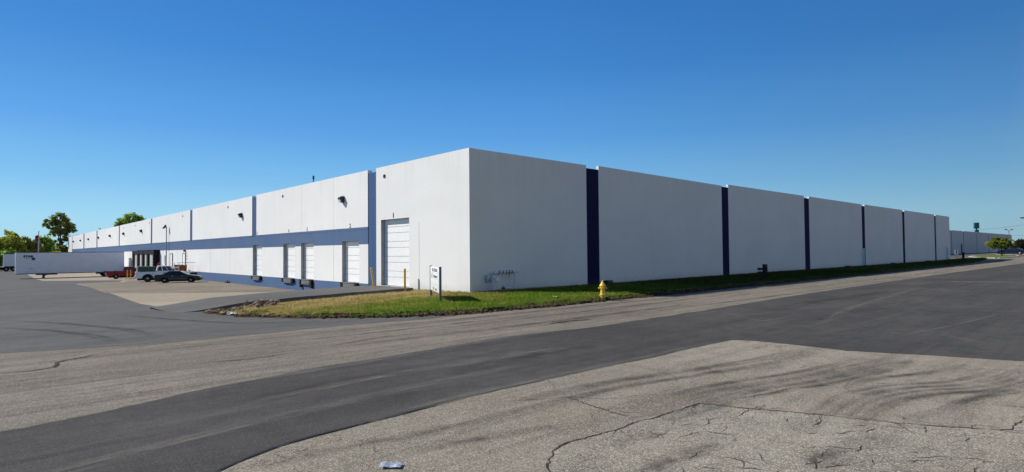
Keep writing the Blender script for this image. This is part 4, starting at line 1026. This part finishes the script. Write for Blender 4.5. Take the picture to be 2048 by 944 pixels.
# ------------------------------------------------------------------ trees
def tree(name, label, loc, blobs, n, leaf, mat, trunk_h, r0, limbs=5, seed=0, group=None, cat='tree', hollow=.35, flat=.8):
    rnd = random.Random(seed)
    t = empty(name, loc, 0, label, cat, group)
    mb = MB(); pts = []; rs_ = []
    for i in range(6):
        u = i/5; pts.append((math.sin(u*2+seed)*r0*.8, math.cos(u*2.3+seed)*r0*.6-r0*.6, -.15+u*(trunk_h+.15))); rs_.append(r0*(1-.55*u)*(1.35 if i == 0 else 1))
    mb.tube(pts, rs_, 8)
    for k in range(limbs):
        b = rnd.choice(blobs); c = Vector(b[0]); s_ = Vector(pts[rnd.randint(2,5)])
        m_ = s_.lerp(c, .5)+Vector((rnd.uniform(-.2,.2),rnd.uniform(-.2,.2),rnd.uniform(-.1,.3)))*(c-s_).length*.3
        e = c + Vector((rnd.uniform(-.4,.4)*b[1][0], rnd.uniform(-.4,.4)*b[1][1], rnd.uniform(0,.5)*b[1][2]))
        mb.tube([s_, m_, e], [r0*.45, r0*.28, r0*.06], 6)
    mb.build('trunk', M['trunk'], t, smooth=True)
    rg = np.random.RandomState(seed); vol = np.array([b[1][0]*b[1][1]*b[1][2] for b in blobs])**.75; vol = vol/vol.sum()
    V = []
    for b, fr in zip(blobs, vol):
        nb = int(n*fr)
        # sub-clumps inside each blob
        kc = max(6, nb//55); cd = rg.normal(size=(kc,3)); cd /= np.linalg.norm(cd,axis=1)[:,None]; cr = rg.uniform(hollow,1,(kc,1))**.6
        cc = cd*cr; idx = rg.randint(0,kc,nb); p = cc[idx] + rg.normal(size=(nb,3))*.16
        p = p*np.array(b[1]) + np.array(b[0])
        nrm = rg.normal(size=(nb,3)); nrm[:,2] = np.abs(nrm[:,2])*flat+.25; nrm /= np.linalg.norm(nrm,axis=1)[:,None]
        t1 = np.cross(nrm, rg.normal(size=(nb,3))); t1 /= np.linalg.norm(t1,axis=1)[:,None]; t2 = np.cross(nrm,t1)
        s1 = leaf*rg.uniform(.6,1.25,(nb,1)); s2 = s1*rg.uniform(.45,.8,(nb,1))
        V.append(np.stack([p-t1*s1, p-t2*s2+nrm*s1*.15, p+t1*s1, p+t2*s2-nrm*s1*.1],1).reshape(-1,3))
    V = np.concatenate(V); nq = len(V)//4
    me = bpy.data.meshes.new('crown'); me.vertices.add(len(V)); me.vertices.foreach_set('co', V.astype(np.float32).ravel())
    me.loops.add(4*nq); me.loops.foreach_set('vertex_index', np.arange(4*nq, dtype=np.int32))
    me.polygons.add(nq); me.polygons.foreach_set('loop_start', np.arange(0,4*nq,4,dtype=np.int32)); me.polygons.foreach_set('loop_total', np.full(nq,4,np.int32))
    me.update(calc_edges=True); me.materials.append(M[mat]); link(bpy.data.objects.new('crown', me), t)
    return t
ZL = -1.38
G1 = 'trees beyond the yard at the left'
def bl(rnd, cx, cz, rx, rz, k, spread=.6):
    o = []
    for i in range(k):
        a = rnd.uniform(0, 6.28); q = rnd.uniform(.2, 1)
        o.append(((cx+math.cos(a)*rx*spread*q, rnd.uniform(-1,1)*rx*.5, cz+math.sin(a)*rz*spread*q), (rx*rnd.uniform(.48,.72), rx*rnd.uniform(.45,.65), rz*rnd.uniform(.42,.66))))
    return o
rq = random.Random(3)
specs = [  # x, y, crown centre z, rx, rz, n, mat, label
 (1.2,192,5.2,3.4,4.2,'leaf_olive','big olive tree at the left edge above the small rear trailer'),
 (6.0,194,5.6,3.3,4.5,'leaf_olive','rounded olive tree above the star logo trailer front'),
 (-3.6,196,4.8,3.2,3.8,'leaf_green','green tree cut by the left edge of the view'),
 (9.6,199,4.6,2.6,3.9,'leaf_brown','bronze tinted tree just left of the flagpole'),
 (12.6,204,5.2,2.5,4.2,'leaf_green','green tree just right of the flagpole'),
 (3.6,188,3.0,2.6,2.6,'leaf_green','low dark bush below the rounded olive trees'),
 (10.6,192,2.3,2.4,2.2,'leaf_bright','low bright green bush right of the flagpole foot'),
 (14.6,194,2.4,2.0,2.4,'leaf_bright','low yellow green bush beside the warehouse far end'),
 (17.8,209,3.2,2.4,3.4,'leaf_brown','low bronze bush under the tall tree at the warehouse end'),
]
for i, (x, y, cz, rx, rz, mt, lab) in enumerate(specs):
    tree('tree' if cz > 4 else 'bush', lab, (x,y,ZL), bl(rq,0,cz,rx*1.08,rz*1.05,10), 11000, .30, mt, cz*.8, .22, 6, seed=20+i, group=G1, cat='tree' if cz > 4 else 'bush')
# the tall open tree
tb = [((-2.6,0,12.4),(1.2,1.2,1.3)),((0,0,13.9),(2.2,1.8,1.5)),((1.6,.4,12.4),(1.7,1.6,1.5)),((-1.1,.2,11.6),(1.6,1.4,1.4)),((2.7,0,11.2),(1.4,1.3,1.1)),((.6,0,10.4),(1.8,1.5,1.2)),((3.4,.2,9.0),(1.1,1.0,.7)),((1.7,0,8.4),(1.4,1.2,.9)),((-1.6,0,9.6),(1.2,1.1,.9)),((-.4,.3,7.4),(1.3,1.2,1.0)),((.4,0,5.2),(1.9,1.4,1.4)),((-.6,0,3.6),(1.8,1.4,1.6))]
tree('tree', 'tallest tree, open brown green crown beside the warehouse far end', (16.6,210,ZL), tb, 8500, .27, 'leaf_brown', 12.5, .26, 16, seed=51, group=G1)
# tree rising behind the roof
tb = [((-2.2,0,14.2),(2.0,2,1.8)),((0,0,15.4),(2.6,2.4,1.9)),((2.4,0,14.4),(2.1,2,1.7)),((0,0,12.5),(3.6,3,2.4)),((-3,0,12.4),(1.6,1.6,1.6)),((3.4,0,12.6),(1.5,1.5,1.4))]
tree('tree', 'dense green treetop rising behind the roof of the long warehouse', (37.0,230,ZL), tb, 9000, .30, 'leaf_green', 11, .3, 8, seed=61)
# small spreading tree on the right island
tb = [((-1.7,.3,2.35),(.95,.9,.65)),((-.6,0,2.95),(1.1,1.0,.7)),((.7,0,3.0),(1.1,1,.7)),((1.75,0,2.3),(1.0,.9,.6)),((0,0,2.2),(1.3,1.1,.6)),((-1.0,0,1.75),(.8,.7,.45)),((1.2,.1,1.8),(.9,.8,.5)),((2.2,-.1,1.9),(.7,.6,.4)),((-2.1,0,1.95),(.6,.6,.4))]
yaw = R(-42.3)
tb = [((c[0]*math.cos(yaw)-c[1]*math.sin(yaw), c[0]*math.sin(yaw)+c[1]*math.cos(yaw), c[2]), r_) for c, r_ in tb]
tree('tree', 'small spreading yellow green tree on the grass island at the right', (148.5,20.2,h(148.5,20)), tb, 5200, .15, 'leaf_bright', 1.9, .17, 9, seed=71)
tb = [((0,0,2.0),(2.6,2.4,1.5)),((1.4,-1.2,2.4),(2.0,1.9,1.3)),((-1.4,1.2,1.6),(1.6,1.6,1.2))]
tree('tree', 'dark rounded bush behind the blue coupe at the right edge', (205,22.6,.45), tb, 5000, .26, 'leaf_dark', 1.8, .2, 4, seed=81, cat='bush')
tb = [((0,0,2.6),(5,4,2.0)),((5,-3,2.4),(4,4,1.8)),((-4,2,2.2),(3,3,1.6))]
tree('tree', 'distant green hedge trees at the right horizon', (300,26,.45), tb, 5000, .45, 'leaf_green', 1.8, .3, 4, seed=83)

# right island with its kerb
isl = [(132,18.4),(137,17.6),(143,17.2),(147.5,17.6),(153,19.4),(156,22),(150,24.2),(142,23.8),(135,21.2)]
sheet('grass_island', jitter_poly(isl,.8,.05,2), .09, plain('island_grass', (.13,.17,.035), .95, .1, var=.35, scale=1.5))
kb = MB()
for i in range(len(isl)):
    a, b = Vector(isl[i]), Vector(isl[(i+1)%len(isl)]); k = 6
    d = (b-a).normalized(); nr = Vector((d.y,-d.x))
    for j in range(k):
        p, q = a.lerp(b,j/k), a.lerp(b,(j+1)/k); w = .35
        z0, z1 = h(p.x,p.y), h(q.x,q.y)
        kb.add([(p.x,p.y,z0-.02),(q.x,q.y,z1-.02),(q.x+nr.x*w,q.y+nr.y*w,z1-.02),(p.x+nr.x*w,p.y+nr.y*w,z0-.02),(p.x,p.y,z0+.13),(q.x,q.y,z1+.13),(q.x+nr.x*w,q.y+nr.y*w,z1+.13),(p.x+nr.x*w,p.y+nr.y*w,z0+.13)], [(0,1,2,3),(4,5,6,7),(0,1,5,4),(2,3,7,6),(1,2,6,5),(0,3,7,4)])
tag(kb.build('kerb', M['kerb']), kind='structure')
sheet('far_driveway', [(133,23.5),(142,25),(152,25),(158,22.8),(175,22.8),(175,31),(133,31)], .005, M['yard_asphalt'])
sheet('footpath', [(156.2,23.4),(158.4,22.2),(175,14),(175,12),(157,19.5)], .008, M['kerb'])
# street lamp whose arm enters at the right edge
sl = empty('street_lamp', (214, 22.7, .45), 0, 'street lamp with a flat head reaching in at the right edge', 'street lamp')
mb = MB(); mb.tube([(0,0,0),(0,0,9.3)], [.14,.09], 10); mb.tube([(0,0,9.25),(-1.6,1.2,9.6)], .05, 8); mb.build('pole', M['dark_steel'], sl)
mb = MB(); mb.prism([(-3.6,9.42),(-1.2,9.42),(-1.2,9.66),(-3.4,9.72)], .75, 1.55); mb.build('lamp_head', M['dark_steel'], sl, .05)
mb = MB(); mb.box(-3.3,-1.5,.85,1.45,9.395,9.417); mb.build('lens', M['lens'], sl)
# twin floodlight mast behind the far building
tm = empty('light_mast', (473.5, 60, .45), R(-42), 'thin mast with two lamp heads behind the far warehouse roof', 'light pole')
mb = MB(); mb.tube([(0,0,0),(0,0,11.6)], .16, 6); mb.tube([(-1.6,0,12.4),(0,0,11.6),(1.8,0,12.3)], .12, 6); mb.build('mast', M['steel_grey'], tm)
for s_, z_ in ((-1,12.4),(1,12.3)): mb = MB(); mb.cbox((s_*1.9,0,z_+.2),(1.0,.6,.5)); mb.build('lamp_head', M['dark_steel'], tm)
# teal pylon sign behind the far building
py_ = empty('pylon_sign', (374, 60, .45), R(-44), 'teal pylon sign with a big and a small box above the far roof', 'sign')
mb = MB(); mb.tube([(0,0,0),(0,0,11.5)], .3, 8); mb.build('pole', M['dark_steel'], py_)
mb = MB(); mb.cbox((0,0,12.6),(2.5,.9,3.1)); mb.build('upper_box', M['teal'], py_, .2)
mb = MB(); mb.cbox((.1,0,9.8),(1.8,.8,1.5)); mb.build('lower_box', M['teal'], py_, .15)
# overhead wires crossing the right sky
for i, (pts, lab) in enumerate((([(383,60,11.2),(460,60,13.9),(560,60,18.4)], 'upper of the two thin overhead wires at the right'), ([(478,60,9.2),(520,60,9.7),(600,60,11.2)], 'lower of the two thin overhead wires at the right'))):
    mb = MB(); mb.tube(pts, .05, 5); tag(mb.build('overhead_wire', M['steel_grey']), lab, 'wire')

# ------------------------------------------------------------------ litter
def crumple(name, loc, sx, sy, rz, m, label, cat, amp=.02, seed=0):
    n = 12; vs = []; fs = []
    for i in range(n):
        for j in range(n):
            x, y = (i/(n-1)-.5)*sx, (j/(n-1)-.5)*sy
            z = .016+amp*abs(mnoise.noise(Vector((x*9+seed,y*13,seed))))*2.0+amp*.6*max(0,math.sin((i/(n-1))*9))
            vs.append((x+.012*mnoise.noise(Vector((y*20,x*9,seed))), y+.012*mnoise.noise(Vector((x*20,y*9,seed+4))), z))
    for i in range(n-1):
        for j in range(n-1): fs.append((i*n+j,(i+1)*n+j,(i+1)*n+j+1,i*n+j+1))
    mb = MB(); mb.add(vs, fs); o = mb.build(name, m, smooth=True, angle=25); o.location = loc; o.rotation_euler = (0,0,rz)
    return tag(o, label, cat)
crumple('plastic_bag', (3.15,5.34,-.15), .22, .13, R(-45), M['plastic'], 'small clear crumpled plastic bag lying on the near pavement', 'litter', .016, 2)
crumple('litter', (7.55,24.9,h(7.5,24.9)+.03), .9, .35, R(60), M['litter'], 'flattened white litter at the rubble end of the lawn', 'litter', .06, 5)
crumple('litter', (18.3,17.35,lawn_z(18.3,17.35)+.05), .20, .12, R(-45), M['litter'], 'scrap of white paper in the grass left of the hydrant', 'litter', .03, 8)

# ------------------------------------------------------------------ light, sky, camera
Ldir = Vector((.82, -1.06, -1.0)).normalized()
sun = bpy.data.lights.new('sun', 'SUN'); sun.energy = 5.1; sun.angle = R(.5); sun.color = (1.0, .95, .865)
so = bpy.data.objects.new('sun', sun); link(so); so.rotation_euler = Ldir.to_track_quat('-Z', 'Y').to_euler(); so.location = (0, 0, 60)
w = bpy.data.worlds.new('World'); sc.world = w; w.use_nodes = True
nt = w.node_tree; bg = nt.nodes['Background']
sky = nt.nodes.new('ShaderNodeTexSky'); sky.sky_type = 'NISHITA'; sky.sun_disc = False
toS = -Ldir; sky.sun_elevation = math.asin(toS.z); sky.sun_rotation = math.atan2(toS.x, toS.y)
sky.altitude = 0; sky.air_density = 1.0; sky.dust_density = .2; sky.ozone_density = 2.5
# clear autumn sky: Nishita sky blended with a measured elevation gradient, deeper away from the sun
tc = nt.nodes.new('ShaderNodeTexCoord'); sx = nt.nodes.new('ShaderNodeSeparateXYZ'); nt.links.new(tc.outputs['Generated'], sx.inputs[0])
cr = nt.nodes.new('ShaderNodeValToRGB'); el = cr.color_ramp.elements
stops = [(.0,(.40,.67,.80)),(.05,(.35,.67,.87)),(.11,(.21,.52,.85)),(.19,(.110,.37,.80)),(.30,(.055,.255,.67)),(.42,(.036,.195,.58)),(.7,(.014,.060,.21)),(1.,(.010,.045,.16))]
while len(el) < len(stops): el.new(.5)
for e, (p_, c_) in zip(el, stops): e.position = p_; e.color = (*c_, 1)
nt.links.new(sx.outputs['Z'], cr.inputs['Fac'])
dp = nt.nodes.new('ShaderNodeVectorMath'); dp.operation = 'DOT_PRODUCT'; nt.links.new(tc.outputs['Generated'], dp.inputs[0])
az = Vector((toS.x, toS.y, 0)).normalized(); dp.inputs[1].default_value = az
mr = nt.nodes.new('ShaderNodeMapRange'); mr.inputs['From Min'].default_value = -1; mr.inputs['From Max'].default_value = 1; nt.links.new(dp.outputs['Value'], mr.inputs['Value'])
c2 = nt.nodes.new('ShaderNodeValToRGB'); e2 = c2.color_ramp.elements
for k in range(2): e2.new(.5)
for e, (p_, v_) in zip(e2, [(.0,.30),(.22,.68),(.55,.95),(1.,1.08)]): e.position = p_; e.color = (v_, v_, v_, 1)
nt.links.new(mr.outputs[0], c2.inputs['Fac'])
mu = nt.nodes.new('ShaderNodeMix'); mu.data_type = 'RGBA'; mu.blend_type = 'MULTIPLY'; mu.inputs[0].default_value = 1
nt.links.new(cr.outputs[0], mu.inputs[6]); nt.links.new(c2.outputs[0], mu.inputs[7])
STR = .09
# pale fill added to the unseen sky behind the viewer, brightens the shaded wall
back_fill = nt.nodes.new('ShaderNodeValToRGB'); e3 = back_fill.color_ramp.elements; e3[0].position = .0; e3[0].color = (.9,.9,.9,1); e3[1].position = .25; e3[1].color = (0,0,0,1)
nt.links.new(mr.outputs[0], back_fill.inputs['Fac'])
mh = nt.nodes.new('ShaderNodeMix'); mh.data_type = 'RGBA'; nt.links.new(back_fill.outputs[0], mh.inputs[0]); nt.links.new(mu.outputs[2], mh.inputs[6]); mh.inputs[7].default_value = (.50,.515,.53,1)
gain = nt.nodes.new('ShaderNodeVectorMath'); gain.operation = 'SCALE'; gain.inputs['Scale'].default_value = 1/STR; nt.links.new(mh.outputs[2], gain.inputs[0])
mxs = nt.nodes.new('ShaderNodeMix'); mxs.data_type = 'RGBA'; mxs.inputs[0].default_value = .95
nt.links.new(sky.outputs[0], mxs.inputs[6]); nt.links.new(gain.outputs[0], mxs.inputs[7]); nt.links.new(mxs.outputs[2], bg.inputs[0])
bg.inputs[1].default_value = STR

cam = bpy.data.cameras.new('camera'); cam.sensor_width = 36; cam.lens = 1166.3885/2048*36; cam.clip_end = 8000; cam.clip_start = .05
co = bpy.data.objects.new('camera', cam); link(co)
yaw, pitch, roll = .831874759, .0263985511, .00894162609
f = Vector((math.cos(yaw)*math.cos(pitch), math.sin(yaw)*math.cos(pitch), math.sin(pitch)))
r = Vector((math.sin(yaw), -math.cos(yaw), 0)); u = r.cross(f)
r2 = r*math.cos(roll)-u*math.sin(roll); u2 = u*math.cos(roll)+r*math.sin(roll)
m3 = Matrix((r2, u2, -f)).transposed()
co.matrix_world = Matrix.Translation((0,0,2.06)) @ m3.to_4x4()
sc.camera = co
sc.view_settings.view_transform = 'Standard'; sc.view_settings.look = 'None'; sc.view_settings.exposure = 0
sc.render.engine = 'CYCLES'
